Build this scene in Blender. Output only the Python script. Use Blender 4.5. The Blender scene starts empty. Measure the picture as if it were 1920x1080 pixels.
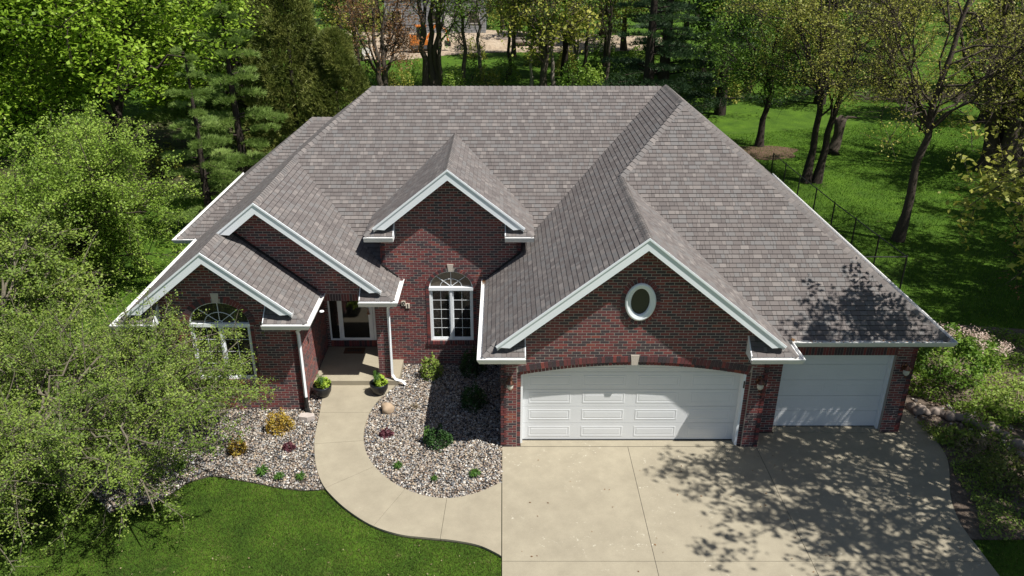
import bpy, math, random
import numpy as np
from math import pi, sin, cos, sqrt, atan2, radians
from mathutils import Vector, Matrix
from mathutils.geometry import tessellate_polygon

random.seed(7)
RNG = np.random.default_rng(7)
S = bpy.context.scene
COL = S.collection

# ------------------------------------------------------------------ camera, sky, sun, exposure
FPX = 1487.0
TH = math.atan(.456)
CAM = (0.0, -15.5, 11.2)
cd = bpy.data.cameras.new('camera'); cam = bpy.data.objects.new('camera', cd); COL.objects.link(cam)
cam.location = CAM
cam.rotation_euler = (pi/2 - TH, 0, 0)
cd.sensor_width = 36; cd.lens = 36*FPX/1920; cd.shift_x = 17/1920.
cd.clip_end = 1200
S.camera = cam
SUN = Vector((.52, -.27, 1.0)).normalized()
W = bpy.data.worlds.new('World'); S.world = W; W.use_nodes = True
nt = W.node_tree; bg = nt.nodes['Background']
sky = nt.nodes.new('ShaderNodeTexSky'); sky.sky_type = 'NISHITA'; sky.sun_disc = False
sky.sun_elevation = math.asin(SUN.z); sky.sun_rotation = atan2(SUN.x, SUN.y)
nt.links.new(sky.outputs[0], bg.inputs[0]); bg.inputs[1].default_value = .056
sl = bpy.data.lights.new('sun', 'SUN'); sl.energy = 5.0; sl.angle = radians(.53); sl.color = (1, .955, .88)
so = bpy.data.objects.new('sun', sl); COL.objects.link(so)
so.rotation_euler = SUN.to_track_quat('Z', 'Y').to_euler()
so.location = (20, -12, 40)
S.view_settings.view_transform = 'Standard'; S.view_settings.look = 'None'
S.view_settings.exposure = .52; S.view_settings.gamma = 1; S.view_settings.use_curve_mapping = False

# ------------------------------------------------------------------ helpers
CT, ST = cos(TH), sin(TH)
def gp(x, y, z=0.):
    """place on the level z that a pixel of the 1920x1080 photograph falls on"""
    a, b = (x-943)/FPX, (y-540)/FPX
    d = (a, CT-b*ST, -ST-b*CT); t = (z-CAM[2])/d[2]
    return (CAM[0]+t*d[0], CAM[1]+t*d[1], z)

def tag(o, label=None, cat=None, group=None, kind=None):
    if label: o['label'] = label
    if cat: o['category'] = cat
    if group: o['group'] = group
    if kind: o['kind'] = kind
    return o
def empty(name, loc=(0, 0, 0), rz=0, parent=None):
    o = bpy.data.objects.new(name, None); COL.objects.link(o); o.location = loc; o.rotation_euler.z = rz
    o.empty_display_size = .2
    if parent: o.parent = parent
    return o
def link(name, me, parent=None, loc=None):
    o = bpy.data.objects.new(name, me); COL.objects.link(o)
    if parent: o.parent = parent
    if loc is not None: o.location = loc
    return o

class MB:
    def __init__(s): s.v = []; s.f = []; s.a = []; s.m = []
    def add(s, vs, fs, val=.5, mi=0):
        n = len(s.v); s.v += [tuple(p) for p in vs]
        for f in fs: s.f.append([i+n for i in f]); s.a.append(val); s.m.append(mi)
    def box(s, c, d, rz=0, val=.5, mi=0, M=None):
        x, y, z = d[0]/2, d[1]/2, d[2]/2
        vs = [(i*x, j*y, k*z) for k in (-1, 1) for j in (-1, 1) for i in (-1, 1)]
        ca, sa = cos(rz), sin(rz)
        if M is None: vs = [(c[0]+p[0]*ca-p[1]*sa, c[1]+p[0]*sa+p[1]*ca, c[2]+p[2]) for p in vs]
        else: vs = [tuple(M @ Vector(p) + Vector(c)) for p in vs]
        s.add(vs, [(0, 2, 3, 1), (4, 5, 7, 6), (0, 1, 5, 4), (2, 6, 7, 3), (0, 4, 6, 2), (1, 3, 7, 5)], val, mi)
    def bx(s, x0, x1, y0, y1, z0, z1, val=.5, mi=0):
        s.box(((x0+x1)/2, (y0+y1)/2, (z0+z1)/2), (abs(x1-x0), abs(y1-y0), abs(z1-z0)), 0, val, mi)
    def prism(s, top, bot, val=.5, mi=0, cap=(1, 1)):
        """side walls between two loops + caps"""
        n = len(top); vs = list(top)+list(bot); fs = []
        if cap[0]: fs.append(list(range(n)))
        if cap[1]: fs.append([n+i for i in range(n)][::-1])
        for i in range(n):
            j = (i+1) % n; fs.append((i, n+i, n+j, j))
        s.add(vs, fs, val, mi)
    def tube(s, pts, rad, k=6, val=.5, mi=0, caps=True):
        pts = [Vector(p) for p in pts]; n = len(pts)
        if not hasattr(rad, '__len__'): rad = [rad]*n
        rings = []
        up = Vector((0, 0, 1))
        for i, p in enumerate(pts):
            t = (pts[min(i+1, n-1)]-pts[max(i-1, 0)]).normalized()
            a = t.cross(up)
            if a.length < 1e-3: a = Vector((1, 0, 0))
            a.normalize(); b = t.cross(a)
            rings += [tuple(p+(a*cos(2*pi*j/k)+b*sin(2*pi*j/k))*rad[i]) for j in range(k)]
        fs = [(i*k+j, i*k+(j+1) % k, (i+1)*k+(j+1) % k, (i+1)*k+j) for i in range(n-1) for j in range(k)]
        if caps: fs += [list(range(k))[::-1], [(n-1)*k+j for j in range(k)]]
        s.add(rings, fs, val, mi)
    def lathe(s, prof, c=(0, 0, 0), k=20, val=.5, mi=0):
        vs = []; n = len(prof)
        for r, z in prof: vs += [(c[0]+r*cos(2*pi*j/k), c[1]+r*sin(2*pi*j/k), c[2]+z) for j in range(k)]
        fs = [(i*k+j, i*k+(j+1) % k, (i+1)*k+(j+1) % k, (i+1)*k+j) for i in range(n-1) for j in range(k)]
        s.add(vs, fs, val, mi)
    def mesh(s, name, mats, smooth=False):
        me = bpy.data.meshes.new(name); me.from_pydata(s.v, [], s.f)
        at = me.attributes.new('v', 'FLOAT', 'FACE'); at.data.foreach_set('value', s.a)
        if not isinstance(mats, (list, tuple)): mats = [mats]
        for m in mats: me.materials.append(m)
        if len(mats) > 1: me.polygons.foreach_set('material_index', s.m)
        if smooth: me.polygons.foreach_set('use_smooth', [True]*len(s.f))
        me.update(); return me
    def build(s, name, mats, parent=None, smooth=False, loc=None):
        return link(name, s.mesh(name, mats, smooth), parent, loc)

def npmesh(name, V, F, A, m, smooth=False):
    """V (n,3), F (k,c) equal sized faces, A (k) per-face value"""
    me = bpy.data.meshes.new(name); c = F.shape[1]
    me.vertices.add(len(V)); me.vertices.foreach_set('co', np.ascontiguousarray(V, dtype=np.float32).ravel())
    me.loops.add(F.size); me.loops.foreach_set('vertex_index', F.astype(np.int32).ravel())
    me.polygons.add(len(F)); me.polygons.foreach_set('loop_start', np.arange(0, F.size, c, dtype=np.int32))
    if smooth: me.polygons.foreach_set('use_smooth', np.ones(len(F), dtype=bool))
    me.update(calc_edges=True)
    at = me.attributes.new('v', 'FLOAT', 'FACE'); at.data.foreach_set('value', np.asarray(A, dtype=np.float32))
    me.materials.append(m); me.validate(); return me

# ------------------------------------------------------------------ materials
def ramp(nt, stops, interp='LINEAR'):
    r = nt.nodes.new('ShaderNodeValToRGB'); r.color_ramp.interpolation = interp
    e = r.color_ramp.elements
    while len(e) < len(stops): e.new(.5)
    for i, (p, c) in enumerate(stops): e[i].position = p; e[i].color = (*c, 1)
    return r
def mat(name, stops, rough=.8, nscale=0, namt=0., ndetail=4, bump=0., bscale=40, attr=True, interp='LINEAR', metallic=0,
        translucent=0., spec=.5, coat=0, big=0., bigscale=.3):
    """base colour from the per-piece value 'v' (plus fine noise) through a ramp"""
    m = bpy.data.materials.new(name); m.use_nodes = True; nt = m.node_tree; L = nt.links
    b = nt.nodes['Principled BSDF']; b.inputs['Roughness'].default_value = rough
    b.inputs['Metallic'].default_value = metallic; b.inputs['Specular IOR Level'].default_value = spec
    if not isinstance(stops[0][0], (int, float)) or len(stops) == 3 and isinstance(stops[0], float): stops = [(0, stops)]
    tc = nt.nodes.new('ShaderNodeNewGeometry').outputs['Position']
    val = None
    if attr:
        a = nt.nodes.new('ShaderNodeAttribute'); a.attribute_name = 'v'; val = a.outputs['Fac']
    else:
        vn = nt.nodes.new('ShaderNodeValue'); vn.outputs[0].default_value = .5; val = vn.outputs[0]
    def addnoise(val, scale, amt, det):
        n = nt.nodes.new('ShaderNodeTexNoise'); n.inputs['Scale'].default_value = scale; n.inputs['Detail'].default_value = det
        n.inputs['Roughness'].default_value = .65
        L.new(tc, n.inputs['Vector'])
        s = nt.nodes.new('ShaderNodeMath'); s.operation = 'MULTIPLY_ADD'; s.inputs[1].default_value = amt; s.inputs[2].default_value = -amt/2
        L.new(n.outputs['Fac'], s.inputs[0])
        p = nt.nodes.new('ShaderNodeMath'); p.operation = 'ADD'; L.new(s.outputs[0], p.inputs[0]); L.new(val, p.inputs[1])
        return p.outputs[0]
    if namt: val = addnoise(val, nscale, namt, ndetail)
    if big: val = addnoise(val, bigscale, big, 5)
    r = ramp(nt, stops, interp); L.new(val, r.inputs[0])
    L.new(r.outputs[0], b.inputs['Base Color'])
    if bump:
        n = nt.nodes.new('ShaderNodeTexNoise'); n.inputs['Scale'].default_value = bscale; n.inputs['Detail'].default_value = 5
        L.new(tc, n.inputs['Vector'])
        bp = nt.nodes.new('ShaderNodeBump'); bp.inputs['Strength'].default_value = 1; bp.inputs['Distance'].default_value = bump
        L.new(n.outputs['Fac'], bp.inputs['Height']); L.new(bp.outputs[0], b.inputs['Normal'])
    if translucent:
        t = nt.nodes.new('ShaderNodeBsdfTranslucent'); L.new(r.outputs[0], t.inputs['Color'])
        mx = nt.nodes.new('ShaderNodeMixShader'); mx.inputs[0].default_value = translucent
        L.new(b.outputs[0], mx.inputs[1]); L.new(t.outputs[0], mx.inputs[2])
        L.new(mx.outputs[0], nt.nodes['Material Output'].inputs['Surface'])
    return m
def plain(name, c, rough=.5, **k):
    d = tuple(x*.8 for x in c); l = tuple(min(1, x*1.15) for x in c)
    k.setdefault('nscale', 3); k.setdefault('namt', .5)
    return mat(name, [(0, d), (1, l)], rough, attr=False, **k)

M = {}
M['brick'] = mat('brick', [(0, (.048, .036, .043)), (.27, (.070, .040, .046)), (.33, (.105, .038, .042)), (.55, (.142, .040, .042)),
                           (.75, (.185, .044, .043)), (.92, (.22, .054, .045)), (1, (.26, .082, .055))], .75, nscale=22, namt=.16, bump=.002, bscale=120, big=.16, bigscale=.7)
M['mortar'] = plain('mortar', (.37, .335, .30), .95, bump=.002, bscale=90)
M['shingle'] = mat('shingle', [(0, (.108, .098, .096)), (.3, (.136, .121, .117)), (.5, (.153, .137, .131)), (.68, (.152, .147, .146)), (.85, (.176, .158, .150)), (1, (.212, .192, .182))],
                   .95, nscale=55, namt=.42, ndetail=3, bump=.0015, bscale=300, big=.16, bigscale=.6, spec=.2)
M['underlay'] = plain('roof_underlay', (.02, .019, .019), .95)
M['white'] = plain('white_trim', (.83, .87, .96), .4, nscale=2, namt=.35, bump=.0006, bscale=30)
M['white_dirty'] = plain('gutter_white', (.78, .78, .77), .42, nscale=5, namt=.8)
M['door_white'] = plain('door_white', (.70, .72, .74), .45, nscale=1.2, namt=.45)
M['soffit'] = plain('soffit', (.55, .55, .55), .6)
M['stone'] = plain('limestone', (.52, .46, .40), .9, nscale=20, bump=.003)
M['glass'] = mat('dark_glass', [(0, (.006, .007, .007)), (1, (.03, .029, .026))], .05, nscale=6, namt=.9, attr=True, spec=.8)
M['glass_warm'] = mat('arch_glass', [(0, (.05, .043, .034)), (1, (.13, .11, .085))], .07, nscale=2.5, namt=.7, attr=True, spec=.7)
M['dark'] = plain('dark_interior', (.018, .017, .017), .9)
M['copper'] = plain('copper_lantern', (.16, .075, .05), .35, metallic=.8)
M['lampglass'] = plain('lantern_glass', (.55, .53, .46), .2)
M['blackmetal'] = plain('black_metal', (.012, .012, .013), .5)
M['blackpot'] = plain('black_pot', (.012, .013, .016), .3)
M['blackplastic'] = plain('black_plastic', (.015, .015, .015), .6)
M['mat_brown'] = plain('coir', (.11, .055, .028), .95, nscale=60, bump=.004)
M['tile'] = plain('number_tile', (.75, .68, .58), .7)
def concrete(name, base, stain):
    m = bpy.data.materials.new(name); m.use_nodes = True; nt = m.node_tree; L = nt.links; b = nt.nodes['Principled BSDF']
    b.inputs['Roughness'].default_value = .9; b.inputs['Specular IOR Level'].default_value = .25
    P = nt.nodes.new('ShaderNodeNewGeometry').outputs['Position']
    def N(sc, det=5, ro=.6):
        n = nt.nodes.new('ShaderNodeTexNoise'); n.inputs['Scale'].default_value = sc; n.inputs['Detail'].default_value = det
        n.inputs['Roughness'].default_value = ro; L.new(P, n.inputs['Vector']); return n.outputs['Fac']
    def MIX(f, c1, c2, t='MIX'):
        x = nt.nodes.new('ShaderNodeMix'); x.data_type = 'RGBA'; x.blend_type = t
        if isinstance(f, float): x.inputs[0].default_value = f
        else: L.new(f, x.inputs[0])
        for i, c in ((6, c1), (7, c2)):
            if isinstance(c, tuple): x.inputs[i].default_value = (*c, 1)
            else: L.new(c, x.inputs[i])
        return x.outputs[2]
    def R(f, p0, p1):
        r = ramp(nt, [(p0, (0, 0, 0)), (p1, (1, 1, 1))]); L.new(f, r.inputs[0]); return r.outputs[0]
    c = MIX(R(N(.55), .3, .72), tuple(x*.86 for x in base), base)
    c = MIX(R(N(2.2, 6, .7), .3, .75), MIX(.25, c, (.12, .1, .07)), c)
    c = MIX(R(N(60, 3), .35, .7), MIX(.16, c, (.1, .09, .08)), c)
    # pale flaked-off spots in loose clusters
    v = nt.nodes.new('ShaderNodeTexNoise'); v.inputs['Scale'].default_value = 9; v.inputs['Detail'].default_value = 5; v.inputs['Roughness'].default_value = .75; L.new(P, v.inputs['Vector'])
    mul = nt.nodes.new('ShaderNodeMath'); mul.operation = 'MULTIPLY'
    L.new(R(v.outputs['Fac'], .60, .66), mul.inputs[0]); L.new(R(N(.8, 3), .52, .62), mul.inputs[1])
    m2 = nt.nodes.new('ShaderNodeMath'); m2.operation = 'MULTIPLY'; m2.inputs[1].default_value = stain; L.new(mul.outputs[0], m2.inputs[0])
    c = MIX(m2.outputs[0], c, (.52, .49, .40))
    L.new(c, b.inputs['Base Color'])
    bp = nt.nodes.new('ShaderNodeBump'); bp.inputs['Distance'].default_value = .002; L.new(N(80, 4), bp.inputs['Height']); L.new(bp.outputs[0], b.inputs['Normal'])
    return m
M['concrete'] = concrete('driveway_concrete', (.372, .334, .250), .85)
M['concrete2'] = concrete('walk_concrete', (.380, .340, .254), .15)
M['joint'] = plain('joint_filler', (.06, .055, .045), .95)
M['river'] = mat('river_rock', [(0, (.07, .075, .085)), (.18, (.14, .145, .155)), (.34, (.21, .145, .10)), (.5, (.30, .265, .235)), (.66, (.38, .30, .21)), (.82, (.33, .34, .345)), (.93, (.54, .51, .45)), (1, (.74, .71, .66))], .8, nscale=30, namt=.15, spec=.3)
M['bedbase'] = plain('bed_soil', (.05, .042, .035), 1, nscale=20)
M['boulder'] = mat('boulder', [(0, (.22, .15, .10)), (.5, (.36, .27, .185)), (1, (.46, .37, .28))], .85, nscale=9, namt=.7, bump=.01, bscale=14)
M['flatstone'] = mat('flat_stone', [(0, (.30, .25, .22)), (.5, (.42, .37, .34)), (1, (.52, .48, .45))], .85, nscale=8, namt=.8, bump=.01, bscale=14)
M['bark'] = mat('bark', [(0, (.030, .024, .019)), (.5, (.075, .060, .048)), (1, (.13, .11, .09))], .95, nscale=14, namt=.9, bump=.02, bscale=22, spec=.2)
M['bark_dark'] = mat('dark_bark', [(0, (.016, .013, .011)), (.5, (.040, .031, .026)), (1, (.085, .068, .055))], .95, nscale=14, namt=.9, bump=.02, bscale=22, spec=.2)
M['bark_pale'] = mat('pale_bark', [(0, (.09, .075, .06)), (.5, (.21, .18, .15)), (1, (.36, .32, .28))], .95, nscale=10, namt=.9, bump=.01, bscale=30, spec=.2)
def leafmat(name, d, m_, l, tr=.35):
    return mat(name, [(0, d), (.5, m_), (1, l)], .55, attr=True, translucent=tr, spec=.35, nscale=.7, namt=.45, ndetail=2)
M['bark_twig'] = mat('twig_bark', [(0, (.06, .05, .035)), (.5, (.13, .115, .085)), (1, (.24, .22, .17))], .95, nscale=10, namt=.9, spec=.2)
M['leaf_maple'] = leafmat('maple_leaf', (.11, .20, .012), (.25, .40, .030), (.42, .57, .07), .42)
M['leaf_yg'] = leafmat('yellow_green_leaf', (.12, .20, .020), (.235, .365, .045), (.38, .50, .095), .42)
M['leaf_olive'] = leafmat('crabapple_leaf', (.085, .140, .018), (.175, .265, .038), (.31, .39, .082))
M['leaf_spring'] = leafmat('spring_leaf', (.16, .18, .024), (.29, .31, .045), (.46, .44, .10))
M['leaf_oak'] = leafmat('fresh_leaf', (.06, .13, .012), (.12, .23, .022), (.22, .34, .045))
M['leaf_rust'] = leafmat('rusty_bud', (.10, .05, .02), (.22, .11, .045), (.34, .20, .09))
M['leaf_pink'] = leafmat('pink_bud', (.10, .045, .05), (.2, .09, .08), (.28, .17, .13))
M['needle'] = leafmat('pine_needle', (.08, .14, .026), (.18, .28, .06), (.32, .43, .12), .35)
M['needle_dark'] = leafmat('dark_needle', (.018, .042, .018), (.042, .085, .034), (.085, .145, .055), .15)
M['cedar'] = leafmat('cedar_leaf', (.07, .095, .016), (.15, .18, .036), (.27, .29, .075), .25)
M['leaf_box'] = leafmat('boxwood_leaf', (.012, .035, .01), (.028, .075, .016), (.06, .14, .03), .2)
M['leaf_gold'] = leafmat('golden_leaf', (.20, .11, .015), (.36, .24, .03), (.50, .40, .07), .3)
M['leaf_purple'] = leafmat('purple_leaf', (.045, .012, .018), (.10, .028, .04), (.17, .06, .075), .2)
M['leaf_lime'] = leafmat('lime_leaf', (.15, .25, .02), (.33, .47, .05), (.55, .65, .12), .3)
M['leaf_green'] = leafmat('garden_green_leaf', (.03, .075, .012), (.065, .15, .02), (.12, .25, .04), .3)
M['dryhead'] = leafmat('dried_flower', (.32, .22, .18), (.55, .42, .36), (.75, .62, .55), .3)
M['straw'] = leafmat('dry_straw', (.14, .11, .06), (.28, .22, .13), (.42, .35, .22), .2)
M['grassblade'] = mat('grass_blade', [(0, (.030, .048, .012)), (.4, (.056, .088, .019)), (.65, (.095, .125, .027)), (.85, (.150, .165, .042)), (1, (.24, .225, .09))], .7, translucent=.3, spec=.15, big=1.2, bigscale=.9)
def ground_mat():
    m = bpy.data.materials.new('lawn'); m.use_nodes = True; nt = m.node_tree; L = nt.links; b = nt.nodes['Principled BSDF']
    b.inputs['Roughness'].default_value = .95; b.inputs['Specular IOR Level'].default_value = .1
    P = nt.nodes.new('ShaderNodeNewGeometry').outputs['Position']
    def N(sc, det=5, ro=.6):
        n = nt.nodes.new('ShaderNodeTexNoise'); n.inputs['Scale'].default_value = sc; n.inputs['Detail'].default_value = det
        n.inputs['Roughness'].default_value = ro; L.new(P, n.inputs['Vector']); return n.outputs['Fac']
    def MIX(f, c1, c2):
        x = nt.nodes.new('ShaderNodeMix'); x.data_type = 'RGBA'; L.new(f, x.inputs[0])
        for i, c in ((6, c1), (7, c2)):
            if isinstance(c, tuple): x.inputs[i].default_value = (*c, 1)
            else: L.new(c, x.inputs[i])
        return x.outputs[2]
    def R(f, p0, p1):
        r = ramp(nt, [(p0, (0, 0, 0)), (p1, (1, 1, 1))]); L.new(f, r.inputs[0]); return r.outputs[0]
    c = MIX(R(N(14, 6, .7), .3, .7), (.028, .062, .010), (.060, .120, .014))
    c = MIX(R(N(.9, 5), .35, .75), c, MIX(R(N(20, 4), .3, .7), (.060, .130, .012), (.115, .205, .020)))
    c = MIX(R(N(1.6, 6, .7), .62, .72), c, (.13, .14, .05))
    L.new(c, b.inputs['Base Color'])
    bp = nt.nodes.new('ShaderNodeBump'); bp.inputs['Distance'].default_value = .05; L.new(N(25, 6, .7), bp.inputs['Height']); L.new(bp.outputs[0], b.inputs['Normal'])
    return m
M['lawn'] = ground_mat()
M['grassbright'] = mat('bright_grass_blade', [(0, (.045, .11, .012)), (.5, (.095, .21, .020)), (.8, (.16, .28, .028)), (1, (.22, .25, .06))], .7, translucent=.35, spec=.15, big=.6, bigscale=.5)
M['litter'] = mat('leaf_litter', [(0, (.028, .022, .015)), (.35, (.06, .045, .03)), (.55, (.05, .075, .018)), (.75, (.10, .085, .055)), (1, (.20, .17, .12))], 1, attr=False, nscale=2.2, namt=2.0, ndetail=8, bump=.05, bscale=12, spec=.1)
M['redmulch'] = mat('red_mulch', [(0, (.05, .03, .018)), (.5, (.10, .058, .036)), (1, (.15, .10, .06))], 1, attr=False, nscale=5, namt=1.4, ndetail=8, bump=.04, bscale=20)
M['brownmulch'] = mat('brown_mulch', [(0, (.05, .036, .028)), (.5, (.12, .09, .068)), (1, (.26, .21, .16))], 1, attr=False, nscale=6, namt=1.5, ndetail=8, bump=.04, bscale=25)
M['dirt'] = mat('construction_dirt', [(0, (.15, .10, .07)), (.45, (.32, .25, .18)), (1, (.50, .42, .32))], 1, attr=False, nscale=.8, namt=1.6, ndetail=8, bump=.2, bscale=3)
M['siding'] = plain('grey_siding', (.26, .27, .29), .7, nscale=1)
M['farroof'] = plain('far_roof', (.09, .09, .10), .9)
M['farwhite'] = plain('far_white', (.6, .58, .55), .7)
M['orange'] = plain('orange_paint', (.62, .19, .03), .5)
M['rubble'] = mat('log_grey', [(0, (.13, .10, .085)), (.5, (.27, .22, .185)), (1, (.42, .36, .31))], .95, nscale=6, namt=.6)
M['chainlink'] = M['blackmetal']

# ------------------------------------------------------------------ 2-D clipping
def clip(poly, a, b, c):
    """keep a*x+b*y<=c"""
    out = []; n = len(poly)
    for i in range(n):
        p, q = poly[i], poly[(i+1) % n]
        dp, dq = a*p[0]+b*p[1]-c, a*q[0]+b*q[1]-c
        if dp <= 0: out.append(p)
        if (dp < 0) != (dq < 0) and abs(dp-dq) > 1e-12:
            t = dp/(dp-dq); out.append((p[0]+t*(q[0]-p[0]), p[1]+t*(q[1]-p[1])))
    return out
def area(p):
    return .5*sum(p[i][0]*p[(i+1) % len(p)][1]-p[(i+1) % len(p)][0]*p[i][1] for i in range(len(p))) if len(p) > 2 else 0
def ccw(p): return p if area(p) > 0 else p[::-1]
def edges(poly):
    n = len(poly)
    for i in range(n):
        (x0, y0), (x1, y1) = poly[i], poly[(i+1) % n]; l = sqrt((x1-x0)**2+(y1-y0)**2)
        if l > 1e-6:
            a, b = (y1-y0)/l, -(x1-x0)/l       # outward normal for ccw
            yield a, b, a*x0+b*y0
def clip_in(p, region):
    for a, b, c in edges(region):
        p = clip(p, a, b, c)
        if len(p) < 3: return []
    return p
def clip_out(p, op):
    best = None; cx = sum(q[0] for q in p)/len(p); cy = sum(q[1] for q in p)/len(p); far = True
    for a, b, c in edges(op):
        if min(a*q[0]+b*q[1]-c for q in p) >= 0: return p
        d = a*cx+b*cy-c
        if best is None or d > best[0]: best = (d, a, b, c)
    d, a, b, c = best
    return clip(p, -a, -b, -c)

BW, BH, MO = .2032, .0677, .0125
brick_store = MB()                                    # every brick that is not one of the 300 picked ones
cands = []
def wall_pt(O, u, n, p, d): return (O[0]+u[0]*p[0]+n[0]*d, O[1]+u[1]*p[0]+n[1]*d, O[2]+p[1])
def wprism(mb, O, u, n, poly, d0, d1, val=.5, mi=0, cap=(1, 0)):
    poly = ccw(poly)
    mb.prism([wall_pt(O, u, n, q, d1) for q in poly], [wall_pt(O, u, n, q, d0) for q in poly], val, mi, cap)
def bval():
    r = random.random()
    return random.uniform(.0, .24) if r < .34 else random.uniform(.34, .62) if r < .72 else random.uniform(.6, .85) if r < .965 else random.uniform(.88, 1)
def brickwork(O, u, n, regions, ops=(), proud=.0022, header=False, phase=0., wall=None, pick=False):
    us = [q[0] for r in regions for q in r]; zs = [q[1] for r in regions for q in r]
    regions = [ccw(r) for r in regions]; ops = [ccw(o) for o in ops]
    bw = BW/2 if header else BW
    k0 = int(min(zs)//BH)-1; k1 = int(max(zs)//BH)+1
    for k in range(k0, k1+1):
        z0 = k*BH+MO/2; z1 = (k+1)*BH-MO/2
        off = phase + (bw/2 if k % 2 and not header else 0)
        j0 = int((min(us)-off)//bw)-1; j1 = int((max(us)-off)//bw)+1
        for j in range(j0, j1+1):
            a = off+j*bw+MO/2; b = a+bw-MO
            q0 = [(a, z0), (b, z0), (b, z1), (a, z1)]
            for r in regions:
                q = clip_in(q0, r)
                full = len(q) == 4 and abs(area(q)-area(q0)) < 1e-7
                for o in ops:
                    if len(q) > 2:
                        q2 = clip_out(q, o)
                        if q2 is not q: full = False
                        q = q2
                if len(q) < 3 or area(ccw(q)) < 2e-4: continue
                v = bval()
                if pick and full:
                    w = wall_pt(O, u, n, ((a+b)/2, (z0+z1)/2), 0)
                    dep = (w[1]-CAM[1])*CT-(w[2]-CAM[2])*ST
                    cands.append((dep, w, v, (O, u, n, q, proud), wall))
                else:
                    wprism(brick_store, O, u, n, q, -.002, proud+random.uniform(-.0008, .0008), v)
def wall_sheet(name, O, u, n, outer, ops, parent, thick=.12, m=None):
    """mortar face with real openings and reveals"""
    mb = MB(); loops = [ccw(outer)]+[ccw(o)[::-1] for o in ops]
    flat = [q for l in loops for q in l]
    tris = tessellate_polygon([[Vector((q[0], q[1], 0)) for q in l] for l in loops])
    V = [wall_pt(O, u, n, q, 0) for q in flat]+[wall_pt(O, u, n, q, -thick) for q in flat]
    N = len(flat); F = []
    for t in tris:
        a = (flat[t[1]][0]-flat[t[0]][0])*(flat[t[2]][1]-flat[t[0]][1])-(flat[t[1]][1]-flat[t[0]][1])*(flat[t[2]][0]-flat[t[0]][0])
        t = tuple(t) if a > 0 else tuple(t)[::-1]
        F.append(t); F.append(tuple(i+N for i in t)[::-1])
    s = 0
    for l in loops:
        for i in range(len(l)): a, b = s+i, s+(i+1) % len(l); F.append((a, a+N, b+N, b))
        s += len(l)
    mb.add(V, F)
    return mb.build(name, m or M['mortar'], parent)
def arch_poly(cx, z0, zs, rx, rz, n=24):
    return [(cx-rx, z0), (cx+rx, z0)]+[(cx+rx*cos(pi*i/n), zs+rz*sin(pi*i/n)) for i in range(0, n+1)]
def rect(a, b, c, d): return [(a, c), (b, c), (b, d), (a, d)]
def ring(mb, O, u, n, cx, cz, rx, rz, h, a0, a1, w, d0, d1, skip=None):
    """radial bricks (voussoirs) round an ellipse"""
    L = 0; N = 400; pts = [(a0+(a1-a0)*i/N) for i in range(N+1)]; acc = [0]
    for i in range(N):
        p, q = pts[i], pts[i+1]
        L += sqrt((rx*(cos(q)-cos(p)))**2+(rz*(sin(q)-sin(p)))**2); acc.append(L)
    k = max(1, round(L/w)); 
    def ang(s):
        i = int(np.searchsorted(acc, s)); i = min(max(i, 1), N); t = (s-acc[i-1])/max(1e-9, acc[i]-acc[i-1]); return pts[i-1]+(pts[i]-pts[i-1])*t
    for j in range(k):
        s0, s1 = L*j/k+.005, L*(j+1)/k-.005
        A, B = ang(s0), ang(s1); mid = (A+B)/2
        if skip and abs(cx+rx*cos(mid)-skip[0]) < skip[1]: continue
        f = lambda a, e: (cx+(rx+e)*cos(a), cz+(rz+e)*sin(a))
        wprism(mb, O, u, n, [f(A, .004), f(A, h), f(B, h), f(B, .004)], d0, d1, bval())

# ------------------------------------------------------------------ THE HOUSE
house = empty('brick_house', (0, 3, 0))
tag(house, 'one storey dark red brick house with grey shingled gables and white garage doors', 'house')
HI = Matrix.Translation((0, -3, 0))
def part(o): o.parent = house; o.matrix_parent_inverse = HI; return o
def hbuild(mb, name, mats, parent=None, smooth=False):
    o = mb.build(name, mats, None, smooth)
    if parent: o.parent = parent                       # parent sits at world origin through its own inverse
    else: part(o)
    return o
E = 2.65; PT = .8
UX = (1, 0, 0); NF = (0, -1, 0)
SLAB = .10

walls = {}
def facade(key, name, O, u, n, outer, ops, regions, phase=0, thick=.12, pick=False, bops=None):
    w = wall_sheet(name, O, u, n, outer, ops, None, thick); part(w); walls[key] = w
    brickwork(O, u, n, regions, (bops if bops is not None else ops), phase=phase, wall=w, pick=pick)
    return w
def cut(z, k=0): return z-k
# -- double garage gable front, Y = 0
GO = (0, 0, 0)
def gz(x): return min(E+PT*(x+.44), E+PT*(6.44-x))-.06
gout = [(-.05, 0), (6.0, 0), (6.0, gz(6.0)), (3.0, gz(3.0)), (-.05, gz(-.05))]
ovx, ovz, orx, orz = 2.975, 3.81, .30, .41
oval = [(ovx+orx*cos(2*pi*i/28), ovz+orz*sin(2*pi*i/28)) for i in range(28)]
AR = 13.1; acz = 2.24-AR; acx = 2.97
aang = math.asin(2.56/AR)
def seg(h, half): 
    A = math.asin(half/(AR+h)); return [(acx+(AR+h)*sin(A-2*A*i/20), acz+(AR+h)*cos(A-2*A*i/20)) for i in range(21)]
gopen = [(acx-2.65, 0), (acx+2.65, 0)]+seg(.065, 2.65)
gopen = [(x, z if z > 0 else -.02) for x, z in gopen]
ovh = [(ovx+(orx+.135)*cos(2*pi*i/28), ovz+(orz+.135)*sin(2*pi*i/28)) for i in range(28)]
gopen_b = [(acx-2.66, -.1), (acx+2.66, -.1)]+seg(.225, 2.66)
ground_cut = [(-.05, .0), (6.0, .0)]
facade('garage', 'garage_gable_wall', GO, UX, NF, gout, [gopen, oval], [gout], .02, .14, True,
       bops=[gopen_b, ovh])
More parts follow.
